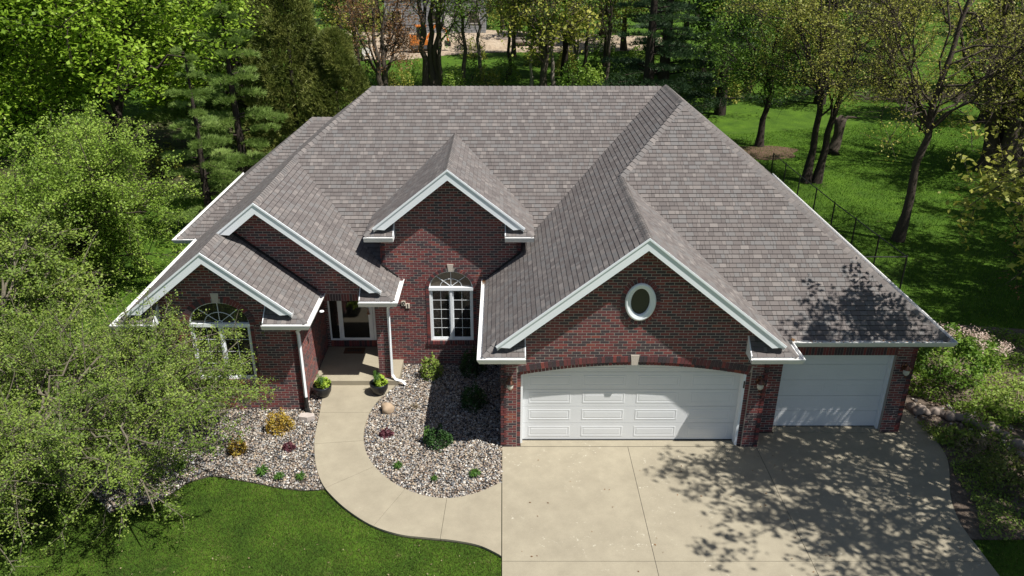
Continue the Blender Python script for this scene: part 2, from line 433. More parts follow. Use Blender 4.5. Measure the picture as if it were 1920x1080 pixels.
# bricks of the segmental arch and of the jamb strips
hb = MB()
n = 62
for i in range(n):
    A0, A1 = -aang*1.012+2.024*aang*i/n, -aang*1.012+2.024*aang*(i+1)/n
    e = .005/AR; m_ = (A0+A1)/2
    if abs(acx+AR*sin(m_)-2.955) < .085: continue
    f = lambda a, r: (acx+r*sin(a), acz+r*cos(a))
    wprism(hb, GO, UX, NF, [f(A0+e, AR+.07), f(A1-e, AR+.07), f(A1-e, AR+.22), f(A0+e, AR+.22)], -.002, .012, bval())
    wprism(hb, GO, UX, NF, [f(A0+e, AR-.03), f(A1-e, AR-.03), f(A1-e, AR+.075), f(A0+e, AR+.075)], -.2, -.035, bval(), cap=(1, 1))
brickwork((0, .05, 0), UX, NF, [rect(.31, .42, 0, 2.02)], [], header=True, phase=.31, proud=.003)
brickwork((0, .05, 0), UX, NF, [rect(5.52, 5.63, 0, 2.0)], [], header=True, phase=5.52, proud=.003)
for a in ((.30, .405), (5.53, 5.63)): jm = MB(); jm.bx(a[0], a[1], .052, .2, 0, 2.05); hbuild(jm, 'jamb_backing', M['mortar'])
ring(hb, GO, UX, NF, ovx, ovz, orx+.02, orz+.02, .115, 0, 2*pi, .068, -.002, .012)
# -- short return and single garage front
SO = (0, .62, 0)
sout = rect(6.0, 9.62, 0, 2.55)
sopen = rect(6.55, 9.16, -.02, 2.13)
facade('single', 'side_garage_wall', SO, UX, NF, sout, [sopen], [sout], .05, .14, bops=[rect(6.55, 9.16, -.1, 2.34)])
for i in range(39):
    x0 = 6.55+i*.067; wprism(hb, SO, UX, NF, rect(x0+.005, x0+.062, 2.14, 2.335), -.002, .010, bval())
facade('gret', 'garage_return_wall', (6.0, 0, 0), (0, 1, 0), (1, 0, 0), rect(0, .62, 0, 2.6), [], [rect(0, .62, 0, 2.55)], .1)
facade('rside', 'right_side_wall', (9.62, .62, 0), (0, 1, 0), (1, 0, 0), rect(0, 12.7, 0, 2.55), [], [rect(0, 12.7, 0, 2.5)])
facade('gleft', 'garage_left_wall', (-.05, 3.85, 0), (0, -1, 0), (-1, 0, 0), rect(0, 3.85, 0, 2.6), [], [rect(0, 3.85, 0, 2.5)])
# -- entry wall with dormer gable above, Y = 3.85
EO = (0, 3.85, 0)
def dz(x): return min(4.0+PT*(x+3.55), 4.0+PT*(.79-x))-.06
eout = [(-3.22, 0), (-.05, 0), (-.05, 2.7), (.47, 3.2), (.47, dz(.47)), (-1.38, dz(-1.38)), (-3.22, dz(-3.22))]
ewcx, ewr = -1.395, .585
ewin = arch_poly(ewcx, .79, 2.36, ewr, .50)
ewb = arch_poly(ewcx, .69, 2.36, ewr+.10, .50+.10)
facade('entry', 'entry_wall', EO, UX, NF, eout, [ewin], [[(-3.22, 0), (-.05, 0), (-.05, 2.7), (-3.22, 2.7)], [(-3.22, 2.7), (-.05, 2.7), (.47, 3.2), (.47, dz(.47)), (-1.38, dz(-1.38)), (-3.22, dz(-3.22))]],
       .07, bops=[ewb])
ring(hb, EO, UX, NF, ewcx, 2.36, ewr, .50, .098, 0, pi, .068, -.002, .014, skip=(ewcx, .075))
for side in (-1, 1):
    for k in range(int((2.36-.79)/BH)):
        z0 = .79+k*BH; x0 = ewcx+side*(ewr+.049)
        wprism(hb, EO, UX, NF, rect(x0-.045, x0+.045, z0+.005, z0+BH-.005), -.002, .014, bval())
def sill(O, x0, x1, z):
    k = int((x1-x0)/.068)
    for i in range(k):
        a = x0+(x1-x0)*i/k; hb.bx(a+.004, a+(x1-x0)/k-.004, O[1]-.05, O[1]+.1, z-.105, z-.004, bval())
sill(EO, ewcx-.68, ewcx+.68, .79)
facade('dormL', 'dormer_side_wall', (-3.22, 5.2, 0), (0, -1, 0), (-1, 0, 0), rect(0, 1.35, 2.6, 4.1), [], [rect(0, 1.35, 2.6, 4.1)])
facade('dormR', 'dormer_side_wall', (.47, 3.85, 0), (0, 1, 0), (1, 0, 0), rect(0, 1.35, 2.6, 4.1), [], [rect(0, 1.35, 2.6, 4.1)])
# -- bay front, Y = 1.6
BO = (0, 1.6, 0)
def bz(x): return min(E+PT*(x+9.14), E+PT*(-4.67-x))-.06
bout = [(-8.80, 0), (-5.03, 0), (-5.03, bz(-5.03)), (-6.905, bz(-6.905)), (-8.80, bz(-8.80))]
bwcx, bwr = -6.865, .73
bwin = arch_poly(bwcx, .90, 2.42, bwr, .60)
facade('bay', 'bay_gable_wall', BO, UX, NF, bout, [bwin], [bout], .0, bops=[arch_poly(bwcx, .80, 2.42, bwr+.10, .70)])
ring(hb, BO, UX, NF, bwcx, 2.42, bwr, .60, .16, 0, pi, .068, -.002, .014, skip=(bwcx, .08))
for side in (-1, 1):
    for k in range(int(1.52/BH)):
        z0 = .90+k*BH; x0 = bwcx+side*(bwr+.049)
        wprism(hb, BO, UX, NF, rect(x0-.045, x0+.045, z0+.005, z0+BH-.005), -.002, .014, bval())
sill(BO, bwcx-.82, bwcx+.82, .90)
facade('bayR', 'bay_side_wall', (-5.03, 1.6, 0), (0, 1, 0), (1, 0, 0), rect(0, 3.0, 0, 2.6), [], [rect(0, 3.0, 0, 2.55)], .03)
facade('bayL', 'left_side_wall', (-8.8, 7.2, 0), (0, -1, 0), (-1, 0, 0), rect(0, 5.6, 0, 2.6), [], [rect(0, 5.6, 0, 2.5)])
facade('wing', 'wing_front_wall', (0, 7.2, 0), UX, NF, rect(-9.45, -8.8, 0, 2.55), [], [rect(-9.45, -8.8, 0, 2.5)])
facade('wingL', 'wing_side_wall', (-9.45, 13.4, 0), (0, -1, 0), (-1, 0, 0), rect(0, 6.2, 0, 2.6), [], [rect(0, 6.2, 0, 2.5)])
# -- porch gable, Y = 2.95, and porch post
MO_ = (0, 2.95, 0)
def mz(x): return min(E+PT*(x+9.14), E+PT*(-2.75-x))-.06
mout = [(-5.03, 2.42), (-3.0, 2.42), (-3.0, mz(-3.0)), (-5.945, mz(-5.945)), (-8.0, mz(-8.0)), (-8.0, 2.42)]
facade('mid', 'porch_gable_wall', MO_, UX, NF, mout, [], [[(-8.0, 2.62), (-3.0, 2.62), (-3.0, mz(-3.0)), (-5.945, mz(-5.945)), (-8.0, mz(-8.0))]], .04, .3)
for i in range(28):
    x0 = -5.02+i*.0716; wprism(hb, MO_, UX, NF, rect(x0+.005, x0+.066, 2.425, 2.615), -.002, .010, bval())
pm = MB(); pm.bx(-3.30, -3.0, 2.86, 3.16, .18, 2.5); post = hbuild(pm, 'porch_post', M['mortar'])
pr = rect(-3.30, -3.0, .18, 2.42)
brickwork((0, 2.86, 0), UX, NF, [pr], phase=-3.3, wall=post)
brickwork((-3.0, 2.86, 0), (0, 1, 0), (1, 0, 0), [rect(0, .3, .18, 2.42)], phase=.1)
brickwork((-3.30, 3.16, 0), (0, -1, 0), (-1, 0, 0), [rect(0, .3, .18, 2.42)], phase=.1)
# porch back wall and side
facade('porch', 'porch_back_wall', (0, 4.62, 0), UX, NF, rect(-5.03, -3.1, .18, 2.6), [rect(-4.93, -3.62, .40, 2.42)], [rect(-5.03, -3.1, .18, 2.55)], .01, bops=[rect(-4.93, -3.62, .40, 2.5)])
facade('porchR', 'porch_side_wall', (-3.22, 4.62, 0), (0, -1, 0), (-1, 0, 0), rect(0, .77, .0, 2.6), [], [rect(0, .77, .18, 2.55)])
cl = MB(); cl.bx(-5.03, -3.0, 3.25, 4.62, 2.58, 2.62); hbuild(cl, 'porch_ceiling', M['soffit'])
hbuild(hb, 'arch_brick', M['brick'])['kind'] = 'stuff'
# pick the 300 bricks that show largest
cands.sort(key=lambda c: c[0])
lib = {}
for i, (dep, w, v, args, wall) in enumerate(cands):
    O, u, n_, q, proud = args
    if i < 300:
        key = round(v*12)
        if key not in lib:
            mb = MB(); hw, hh = (BW-MO)/2, (BH-MO)/2
            wprism(mb, (0, 0, 0), UX, NF, rect(-hw, hw, -hh, hh), -.002, proud, key/12)
            lib[key] = mb.mesh('brick', M['brick'])
        o = bpy.data.objects.new('brick', lib[key]); COL.objects.link(o); o.parent = wall; o.location = w
    else: wprism(brick_store, O, u, n_, q, -.002, proud+random.uniform(-.0008, .0008), v)
hbuild(brick_store, 'brickwork', M['brick'])['kind'] = 'stuff'
cs = MB()   # plinth filler behind, foundation
cs.bx(-8.7, 9.5, 13.2, 13.4, 0, 2.6); hbuild(cs, 'rear_wall', M['mortar'])

# -- roof planes -------------------------------------------------
EXPO = .127
sh_store = MB(); sh_c = []
WID = [.07, .10, .13, .17, .21]
def shval():
    r = random.random()
    return random.uniform(.12, .5) if r < .45 else random.uniform(.45, .72) if r < .82 else random.uniform(.72, .98)
def roof_plane(name, org, edir, sdir, slope, polys, caps=None, shing=True, slab=SLAB):
    """org: a point of the eave line; edir: along the eave; sdir: uphill in plan"""
    k = sqrt(1+slope*slope); e = Vector((edir[0], edir[1], 0)); s = Vector((sdir[0], sdir[1], slope))/k
    n = e.cross(s); 
    if n.z < 0: n = -n
    o = Vector(org)
    def ab(p): d = (p[0]-org[0], p[1]-org[1]); return (d[0]*edir[0]+d[1]*edir[1], (d[0]*sdir[0]+d[1]*sdir[1])*k)
    mb = MB()
    for poly in polys:
        P2 = ccw([ab(p) for p in poly])
        top = [o+e*a+s*b-n*.004 for a, b in P2]
        if n.dot((top[1]-top[0]).cross(top[2]-top[0])) < 0: top = top[::-1]
        bot = [p-Vector((0, 0, slab)) for p in top]
        N = len(top)
        mb.add([tuple(p) for p in top], [list(range(N))], .5, 0)
        mb.add([tuple(p) for p in top]+[tuple(p) for p in bot], [[N+i for i in range(N)][::-1]]+[(i, N+i, N+(i+1) % N, (i+1) % N) for i in range(N)], .5, 1)
    R = hbuild(mb, name, [M['underlay'], M['soffit']])
    if not shing: return R
    P2s = [ccw([ab(p) for p in poly]) for poly in polys]
    bmax = max(q[1] for P2 in P2s for q in P2); amin = min(q[0] for P2 in P2s for q in P2); amax = max(q[0] for P2 in P2s for q in P2)
    nb = int(bmax/EXPO)+1
    for c in range(nb):
        b0 = c*EXPO-.01; b1 = b0+EXPO-.011
        a = amin-random.uniform(0, .3); w = .2
        while a < amax:
            w = random.choice(WID); q0 = [(a+.003, b0), (a+w-.003, b0), (a+w-.003, b1), (a+.003, b1)]
            v = shval(); lift = random.uniform(0, .003)
            for P2 in P2s:
                q = clip_in(q0, P2) if c else clip_in(q0, [(x, y-.02 if y < .01 else y) for x, y in P2])
                if len(q) < 3: continue
                A = area(q)
                if A < 3e-5: continue
                if A > area(q0)-1e-7 and name in ('front_roof', 'main_roof', 'garage_left_roof', 'garage_right_roof', 'porch_right_roof', 'bay_right_roof'):
                    ctr = o+e*(a+w/2)+s*(b0+EXPO/2)
                    dep = (ctr.y-CAM[1])*CT-(ctr.z-CAM[2])*ST
                    sh_c.append((dep/(1 if name != 'garage_left_roof' else .95), ctr, v, w, (e, s, n), R, (q, b0, o, lift)))
                else: shingle(q, b0, o, e, s, n, v, lift)
            a += w
    return R
def shingle(q, b0, o, e, s, n, v, lift, mb=None):
    mb = mb or sh_store
    H = lambda b: .018+lift-.0105*(b-b0)/EXPO
    top = [o+e*a+s*b+n*H(b) for a, b in q]; bot = [o+e*a+s*b-n*.004 for a, b in q]
    if n.dot((top[1]-top[0]).cross(top[2]-top[0])) < 0: top = top[::-1]; bot = bot[::-1]
    mb.prism([tuple(p) for p in top], [tuple(p) for p in bot], v, 0, (1, 0))

XE, XR = -.44, 6.44
yj, ya = 4.07, 6.05
roof_plane('garage_left_roof', (XE, -.36, E), (0, 1), (1, 0), PT, [
    [(XE, -.36), (-.13, -.05), (-.13, 3.84), (XE, 3.84)],
    [(-.13, -.36), (3.0, -.36), (3.0, yj), (4.855, ya), (4.855, 8.53), (4.77, 8.62), (.02, 3.86), (-.13, 3.84)]] if False else [
    [(XE, -.36), (-.13, -.05), (-.13, 3.84), (XE, 3.84)],
    [(-.13, -.36), (3.0, -.36), (3.0, 6.85), (-.13, 3.72)],
    [(3.0, yj), (4.855, ya), (4.855, 8.53), (4.77, 8.62), (3.0, 6.85)]])
roof_plane('garage_right_roof', (XR, -.36, E), (0, 1), (-1, 0), PT, [
    [(XR, -.36), (XR, .40), (6.13, .73), (6.13, -.05)],
    [(6.13, -.36), (6.13, .73), (3.0, yj), (3.0, -.36)]])
roof_plane('front_roof', (XR, .40, E), (1, 0), (0, 1), .75, [[(XR, .40), (10.15, .40), (4.855, ya), (3.0, yj)]])
roof_plane('right_side_roof', (10.15, .4, E), (0, 1), (-1, 0), PT, [[(10.15, .4), (10.15, 13.83), (4.855, 8.53), (4.855, ya)]])
roof_plane('main_roof', (0, 3.41, E), (1, 0), (0, 1), PT, [[(.01, 3.86), (4.77, 8.62), (-3.93, 8.62), (-5.945, 6.605), (-3.20, 3.86)]])
roof_plane('porch_right_roof', (-2.75, 2.5, E), (0, 1), (-1, 0), PT, [
    [(-2.75, 2.49), (-2.75, 3.84), (-3.06, 3.84), (-3.06, 2.80)],
    [(-3.06, 2.49), (-3.06, 3.72), (-5.945, 6.605), (-5.945, 2.49)]])
roof_plane('left_side_roof', (-9.14, 1.25, E), (0, 1), (1, 0), PT, [
    [(-9.14, 1.24), (-8.83, 1.55), (-8.83, 7.16), (-9.14, 6.85)],
    [(-8.83, 1.24), (-6.905, 1.24), (-6.905, 9.085), (-8.83, 7.16)],
    [(-6.905, 2.49), (-5.945, 2.49), (-5.945, 10.045), (-6.905, 9.085)],
    [(-5.945, 6.605), (-3.93, 8.62), (-5.58, 10.27), (-5.945, 10.045)]])
roof_plane('bay_right_roof', (-4.67, 1.25, E), (0, 1), (-1, 0), PT, [
    [(-4.67, 1.24), (-4.67, 2.93), (-4.98, 2.93), (-4.98, 1.55)],
    [(-4.98, 1.24), (-4.98, 2.93), (-6.905, 2.93), (-6.905, 1.24)]])
roof_plane('wing_front_roof', (-9.8, 6.85, E), (1, 0), (0, 1), PT, [[(-9.8, 6.85), (-9.14, 6.85), (-5.58, 10.41), (-6.24, 10.41)]])
roof_plane('wing_side_roof', (-9.8, 6.85, E), (0, 1), (1, 0), PT, [[(-9.8, 6.85), (-6.24, 10.41), (-9.8, 13.97)]])
roof_plane('rear_roof', (0, 13.83, E), (1, 0), (0, -1), PT, [[(10.15, 13.83), (-9.14, 13.83), (-3.93, 8.62), (4.80, 8.62), (4.855, 8.53)]], shing=False)
roof_plane('dormer_left_roof', (-3.55, 3.5, 4.0), (0, 1), (1, 0), PT, [
    [(-3.55, 3.49), (-3.30, 3.74), (-3.30, 5.35), (-3.55, 5.10)], [(-3.30, 3.49), (-1.38, 3.49), (-1.38, 7.27), (-3.30, 5.35)]])
roof_plane('dormer_right_roof', (.79, 3.5, 4.0), (0, 1), (-1, 0), PT, [
    [(.79, 3.49), (.79, 5.10), (.54, 5.35), (.54, 3.74)], [(.54, 3.49), (.54, 5.35), (-1.38, 7.27), (-1.38, 3.49)]])
# return roofs at the feet of the gables
def ret_roof(xo, xi, yf, yb, z, name='return_roof'):
    s = 1 if xi > xo else -1; d = yb-yf
    roof_plane(name, (min(xo, xi), yf, z), (1, 0), (0, 1), PT, [[(xo, yf), (xi, yf), (xi, yb), (xo+s*d, yb)]] if abs(xi-xo) > d else [[(xo, yf), (xi, yf), (xi, yf+abs(xi-xo))]], slab=.05)
    mb = MB()
    mb.prism([(xo+s*.02, yf+.01, z-.04), (xi, yf+.01, z-.04), (xi, yb, z-.04), (xo+s*.02, yb, z-.04)], [(xo+s*.02, yf+.01, z-.13), (xi, yf+.01, z-.13), (xi, yb, z-.13), (xo+s*.02, yb, z-.13)])
    # small white cheek closing the inner end
    x2 = xi+s*.02
    mb.prism([(xi, yf, z-.12), (xi, yf, z+.02), (xi, yb, z+.02+PT*d), (xi, yb, z-.12)], [(x2, yf, z-.12), (x2, yf, z+.02), (x2, yb, z+.02+PT*d), (x2, yb, z-.12)])
    hbuild(mb, 'return_box', M['white'])
ret_roof(XE, .48, -.38, 0, E); ret_roof(XR, 5.44, -.38, 0, E)
ret_roof(-2.75, -3.60, 2.47, 2.95, E); ret_roof(-4.67, -5.68, 1.22, 1.6, E); ret_roof(-9.14, -8.28, 1.22, 1.6, E)
ret_roof(-3.55, -2.82, 3.47, 3.85, 4.0); ret_roof(.79, .07, 3.47, 3.85, 4.0)
# individual shingles
sh_c.sort(key=lambda c: c[0]); lib = {}
for i, (dep, ctr, v, w, (e, s, n), R, (q, b0, o, lift)) in enumerate(sh_c):
    if i < 300:
        key = (w, round(v*6))
        if key not in lib:
            mb = MB(); X, Y, Z = Vector((1, 0, 0)), Vector((0, 1, 0)), Vector((0, 0, 1))
            shingle([(-w/2+.0015, -EXPO/2), (w/2-.0015, -EXPO/2), (w/2-.0015, EXPO/2-.011), (-w/2+.0015, EXPO/2-.011)], -EXPO/2, Vector((0, 0, 0)), X, Y, Z, key[1]/6, 0.001, mb)
            lib[key] = mb.mesh('shingle', M['shingle'])
        ob = bpy.data.objects.new('shingle', lib[key]); COL.objects.link(ob); ob.parent = R
        ee = e if e.cross(s).dot(n) > 0 else -e
        m3 = Matrix((ee, s, n)).transposed().to_4x4(); m3.translation = ctr
        ob.matrix_local = m3
    else: shingle(q, b0, o, e, s, n, v, lift)
hbuild(sh_store, 'shingles', M['shingle'])['kind'] = 'stuff'

# ridge and hip caps
cap_items = []
def caps(p0, p1, na, nb, par=None, w=.135):
    """p0 low / front end; na, nb plane normals either side"""
    p0, p1 = Vector(p0), Vector(p1); L = (p1-p0).length; t = (p1-p0)/L
    na, nb = Vector(na).normalized(), Vector(nb).normalized()
    fa = t.cross(na); fb = t.cross(nb)
    top = (na+nb).normalized()
    if fa.dot(na-nb) < 0: fa = -fa
    fa = fa if (fa.dot(Vector((0, 0, 1))) <= 0) else -fa
    fb = fb if (fb.dot(Vector((0, 0, 1))) <= 0) else -fb
    k = max(1, int(L/.14))
    for i in range(k):
        c = p0+t*(L*i/k)
        cap_items.append(((c.y-CAM[1])*CT-(c.z-CAM[2])*ST, c, t, fa, fb, na, nb, L/k, random.uniform(.6, 1) if random.random() < .75 else random.uniform(.35, .6), w))
def cap_mesh(mb, c, t, fa, fb, na, nb, l, v, w):
    up = (na+nb).normalized(); h0, h1 = .034, .020
    a = c; b = c+t*(l+.01)
    A = [a+fa*w+na*(h0-.018), a+fa*.03+na*h0, a+up*(h0+.004), a+fb*.03+nb*h0, a+fb*w+nb*(h0-.018)]
    B = [b+fa*w+na*(h1-.012), b+fa*.03+na*h1, b+up*(h1+.004), b+fb*.03+nb*h1, b+fb*w+nb*(h1-.012)]
    D = [a+fa*w-na*.004, a+up*(-.004), a+fb*w-nb*.004]
    vs = [tuple(p) for p in A+B+D]+[tuple(b+fa*w-na*.004), tuple(b+fb*w-nb*.004)]
    mb.add(vs, [(i, i+1, i+6, i+5) for i in range(4)]+[(0, 10, 11, 12, 4, 3, 2, 1), (0, 5, 13, 10), (4, 12, 14, 9)], v)
nL, nR, nFr, nBk = (-.8, 0, 1), (.8, 0, 1), (0, -.8, 1), (0, .8, 1)
nF2 = (0, -.75, 1)
caps((3.0, -.36, E+PT*3.44), (3.0, yj, E+PT*3.44), nL, nR)
caps((3.0, yj, 5.402), (4.855, ya, 6.886), nL, nF2)
caps((10.15, .4, E), (4.855, ya, 6.886), nF2, nR)
caps((4.855, ya, 6.886), (4.855, 8.53, 6.886), nL, nR)
caps((10.15, 13.83, E), (4.855, 8.53, 6.886), nBk, nR)
caps((-3.93, 8.62, 6.818), (4.77, 8.62, 6.818), nFr, nBk)
caps((-5.945, 6.605, 5.206), (-3.93, 8.62, 6.818), nFr, nL)
caps((-5.945, 2.49, 5.206), (-5.945, 6.605, 5.206), nL, nR)
caps((-6.905, 1.24, 4.438), (-6.905, 2.94, 4.438), nL, nR)
caps((-9.8, 6.85, E), (-6.24, 10.41, 5.498), nFr, nL)
caps((-6.24, 10.41, 5.498), (-5.58, 10.41, 5.498), nFr, nBk)
caps((-1.38, 3.49, 5.736), (-1.38, 7.27, 5.736), nL, nR)
for (x, y, z, s, d) in ((XE, -.38, E, 1, .3), (XR, -.38, E, -1, .3), (-2.75, 2.47, E, -1, .3), (-4.67, 1.22, E, -1, .3), (-3.55, 3.47, 4., 1, .25), (.79, 3.47, 4., -1, .25)):
    caps((x, y, z), (x+s*d, y+d, z+PT*d), nFr, nL if s > 0 else nR, w=.07)
cap_items.sort(key=lambda c: c[0])
cap_root = part(empty('roof_caps'))
cap_root.matrix_parent_inverse = HI
rest = MB()
libc = {}
for i, (dep, c, t, fa, fb, na, nb, l, v, w) in enumerate(cap_items):
    if i < 300:
        key = (tuple(round(x, 3) for x in t), tuple(round(x, 2) for x in na), tuple(round(x, 2) for x in nb), round(l, 3), round(v*5), w)
        if key not in libc:
            mb = MB(); cap_mesh(mb, Vector((0, 0, 0)), t, fa, fb, na, nb, l, key[4]/5, w); libc[key] = mb.mesh('cap_shingle', M['shingle'])
        ob = bpy.data.objects.new('cap_shingle', libc[key]); COL.objects.link(ob); ob.parent = cap_root; ob.location = c
    else: cap_mesh(rest, c, t, fa, fb, na, nb, l, v, w)
if rest.v: hbuild(rest, 'cap_shingles', M['shingle'])['kind'] = 'stuff'
# flashing where roofs meet walls
def bar(mb, a, b, w, h, **k):
    a, b = Vector(a), Vector(b); t = (b-a).normalized(); s = t.cross(Vector((0, 0, 1))).normalized(); u = s.cross(t)
    R3 = Matrix((t, s, u)).transposed(); mb.box(tuple((a+b)/2), ((b-a).length, w, h), M=R3, **k)
for a, b in (((XE+.05, 3.82, E+.06), (.45, 3.82, E+PT*.89+.05)), ((-2.8, 3.82, E+.06), (-3.2, 3.82, E+PT*.45+.05)), ((-4.75, 2.92, E+.08), (-6.88, 2.92, 4.438+.03))):
    fl = MB(); bar(fl, a, b, .05, .05); hbuild(fl, 'flashing', M['blackmetal'])

# rake boards
def rake(xl, zl, xr_, zr, yf, name='rake_board'):
    """board under the sloping edge from (xl,zl) foot to (xr_,zr) peak"""
    h = .19
    s = 1 if xr_ > xl else -1
    foot = [(xl, zl-.03), (xr_, zr-.03), (xr_, zr-.03-h*1.28), (xl+s*h*1.28/PT*.55, zl-.03-h*.56)]
    foot = [(xl, zl-.03), (xr_, zr-.03), (xr_, zr-.03-h*1.28), (xl+s*.30, zl-.03-h*1.28+.24), (xl+s*.06, zl-.03-.0)] 
    foot = [(xl, zl-.02), (xr_, zr-.02), (xr_, zr-.02-h*1.28), (xl+s*.28, zl-.02+.28*PT-h*1.28)]
    mb = MB(); wprism(mb, (0, yf, 0), UX, NF, foot, -.03, .0, cap=(1, 1))
    hbuild(mb, name, M['white'])
    mb = MB(); cap_ = [(xl-s*.03, zl+.014), (xr_, zr+.020), (xr_, zr-.03), (xl, zl-.03)]
    wprism(mb, (0, yf, 0), UX, NF, cap_, .0, .022, cap=(1, 1))
    hbuild(mb, 'drip_edge', M['white'])
rake(-.13, E+PT*.31, 3.0, 5.402, -.37); rake(6.13, E+PT*.31, 3.0, 5.402, -.37)
rake(-8.83, E+PT*.31, -6.905, 4.438, 1.23); rake(-4.98, E+PT*.31, -6.905, 4.438, 1.23)
rake(-6.905, 4.438, -5.945, 5.206, 2.48); rake(-3.06, E+PT*.31, -5.945, 5.206, 2.48)
rake(-3.30, 4.2, -1.38, 5.736, 3.48); rake(.54, 4.2, -1.38, 5.736, 3.48)
# soffits
sf = MB()
for x0, x1, y0, y1, z in ((XE, -.05, -.36, 3.84, E-.13), (6.0, XR, -.36, .40, E-.13), (XR, 10.15, .40, .62, E-.13), (9.62, 10.15, .62, 13.4, E-.13),
                          (-9.14, -8.8, 1.24, 7.2, E-.13), (-5.03, -4.67, 1.24, 2.95, E-.13), (-3.0, -2.75, 2.49, 3.84, E-.13), (-9.8, -9.45, 6.85, 13.4, E-.13), (-9.45, -9.14, 6.85, 7.2, E-.13),
                          (-3.55, -3.22, 3.49, 5.1, 3.87), (.47, .79, 3.49, 5.1, 3.87)):
    sf.bx(x0, x1, y0, y1, z-.012, z)
hbuild(sf, 'soffit', M['soffit'])
# gutters
def gutter(path, z, side):
    pts = [Vector((p[0], p[1])) for p in path]; n = len(pts)
    prof = [(0, .0), (0, -.125), (.075, -.125), (.115, -.045), (.128, -.0), (.128, .012), (.105, .012), (.100, -.03), (.012, -.05), (.012, 0)]
    rings = []
    for i, p in enumerate(pts):
        ns = []
        if i > 0: d = (p-pts[i-1]).normalized(); ns.append(Vector((d.y, -d.x))*side)
        if i < n-1: d = (pts[i+1]-p).normalized(); ns.append(Vector((d.y, -d.x))*side)
        m_ = ns[0] if len(ns) == 1 else (ns[0]+ns[1])/(1+ns[0].dot(ns[1]))
        rings.append([(p.x+m_.x*o, p.y+m_.y*o, z+h) for o, h in prof])
    mb = MB(); k = len(prof); vs = [q for r in rings for q in r]
    fs = [(i*k+j, i*k+(j+1) % k, (i+1)*k+(j+1) % k, (i+1)*k+j) for i in range(n-1) for j in range(k)]
    fs += [list(range(k)), [(n-1)*k+j for j in range(k)][::-1]]
    mb.add(vs, fs); return hbuild(mb, 'gutter', M['white_dirty'])
gutter([(XE, 3.83), (XE, -.38), (.50, -.38)], E-.01, -1) if False else None
gutter([(XE, 3.83), (XE, -.38), (.50, -.38)], E-.01, 1)
gutter([(5.42, -.38), (XR, -.38), (XR, .27)], E-.01, 1)
gutter([(XR+.13, .40), (10.15, .40), (10.15, 13.8)], E-.01, 1)
gutter([(-5.70, 1.22), (-4.67, 1.22), (-4.67, 2.92)], E-.01, 1)
gutter([(-3.62, 2.47), (-2.75, 2.47), (-2.75, 3.83)], E-.01, 1)
gutter([(-9.14, 6.84), (-9.14, 1.22), (-8.26, 1.22)], E-.01, 1)
gutter([(-9.8, 13.9), (-9.8, 6.85), (-9.28, 6.85)], E-.01, 1)
gutter([(-3.55, 3.47), (-2.80, 3.47)], 4.0-.01, 1)
gutter([(.05, 3.47), (.79, 3.47)], 4.0-.01, 1)
# downspouts
def spout(pts, name='downspout', m='white', r=.042):
    mb = MB(); mb.tube(pts, r, 4); return hbuild(mb, name, M[m])
spout([(-4.80, 1.20, 2.52), (-4.95, 1.42, 2.34), (-4.96, 1.53, 2.2), (-4.96, 1.53, .42)]); spout([(-4.96, 1.53, .42), (-4.96, 1.50, .12), (-4.88, 1.36, .04)], 'spout_extension', 'blackplastic', .055)
spout([(-2.80, 2.50, 2.52), (-2.93, 2.76, 2.36), (-2.95, 2.80, 2.2), (-2.95, 2.80, .32), (-2.86, 2.74, .20), (-2.70, 2.72, .17), (-2.60, 2.70, .07)])
cfl = MB(); cfl.lathe([(.0, .02), (.05, .015), (.06, 0), (.0, -.01)], (-4.53, 2.3, 2.44), 12); hbuild(cfl, 'eave_vent', M['white'])

# keystones
def keystone(O, cx, z0, z1, w0, w1):
    mb = MB(); wprism(mb, O, UX, NF, [(cx-w0/2, z0), (cx+w0/2, z0), (cx+w1/2, z1), (cx-w1/2, z1)], -.02, .02); hbuild(mb, 'keystone', M['stone'])
keystone(GO, 2.955, 2.235, 2.49, .13, .19); keystone(EO, ewcx, 2.86, 3.07, .10, .17); keystone(BO, bwcx, 3.01, 3.27, .12, .2)

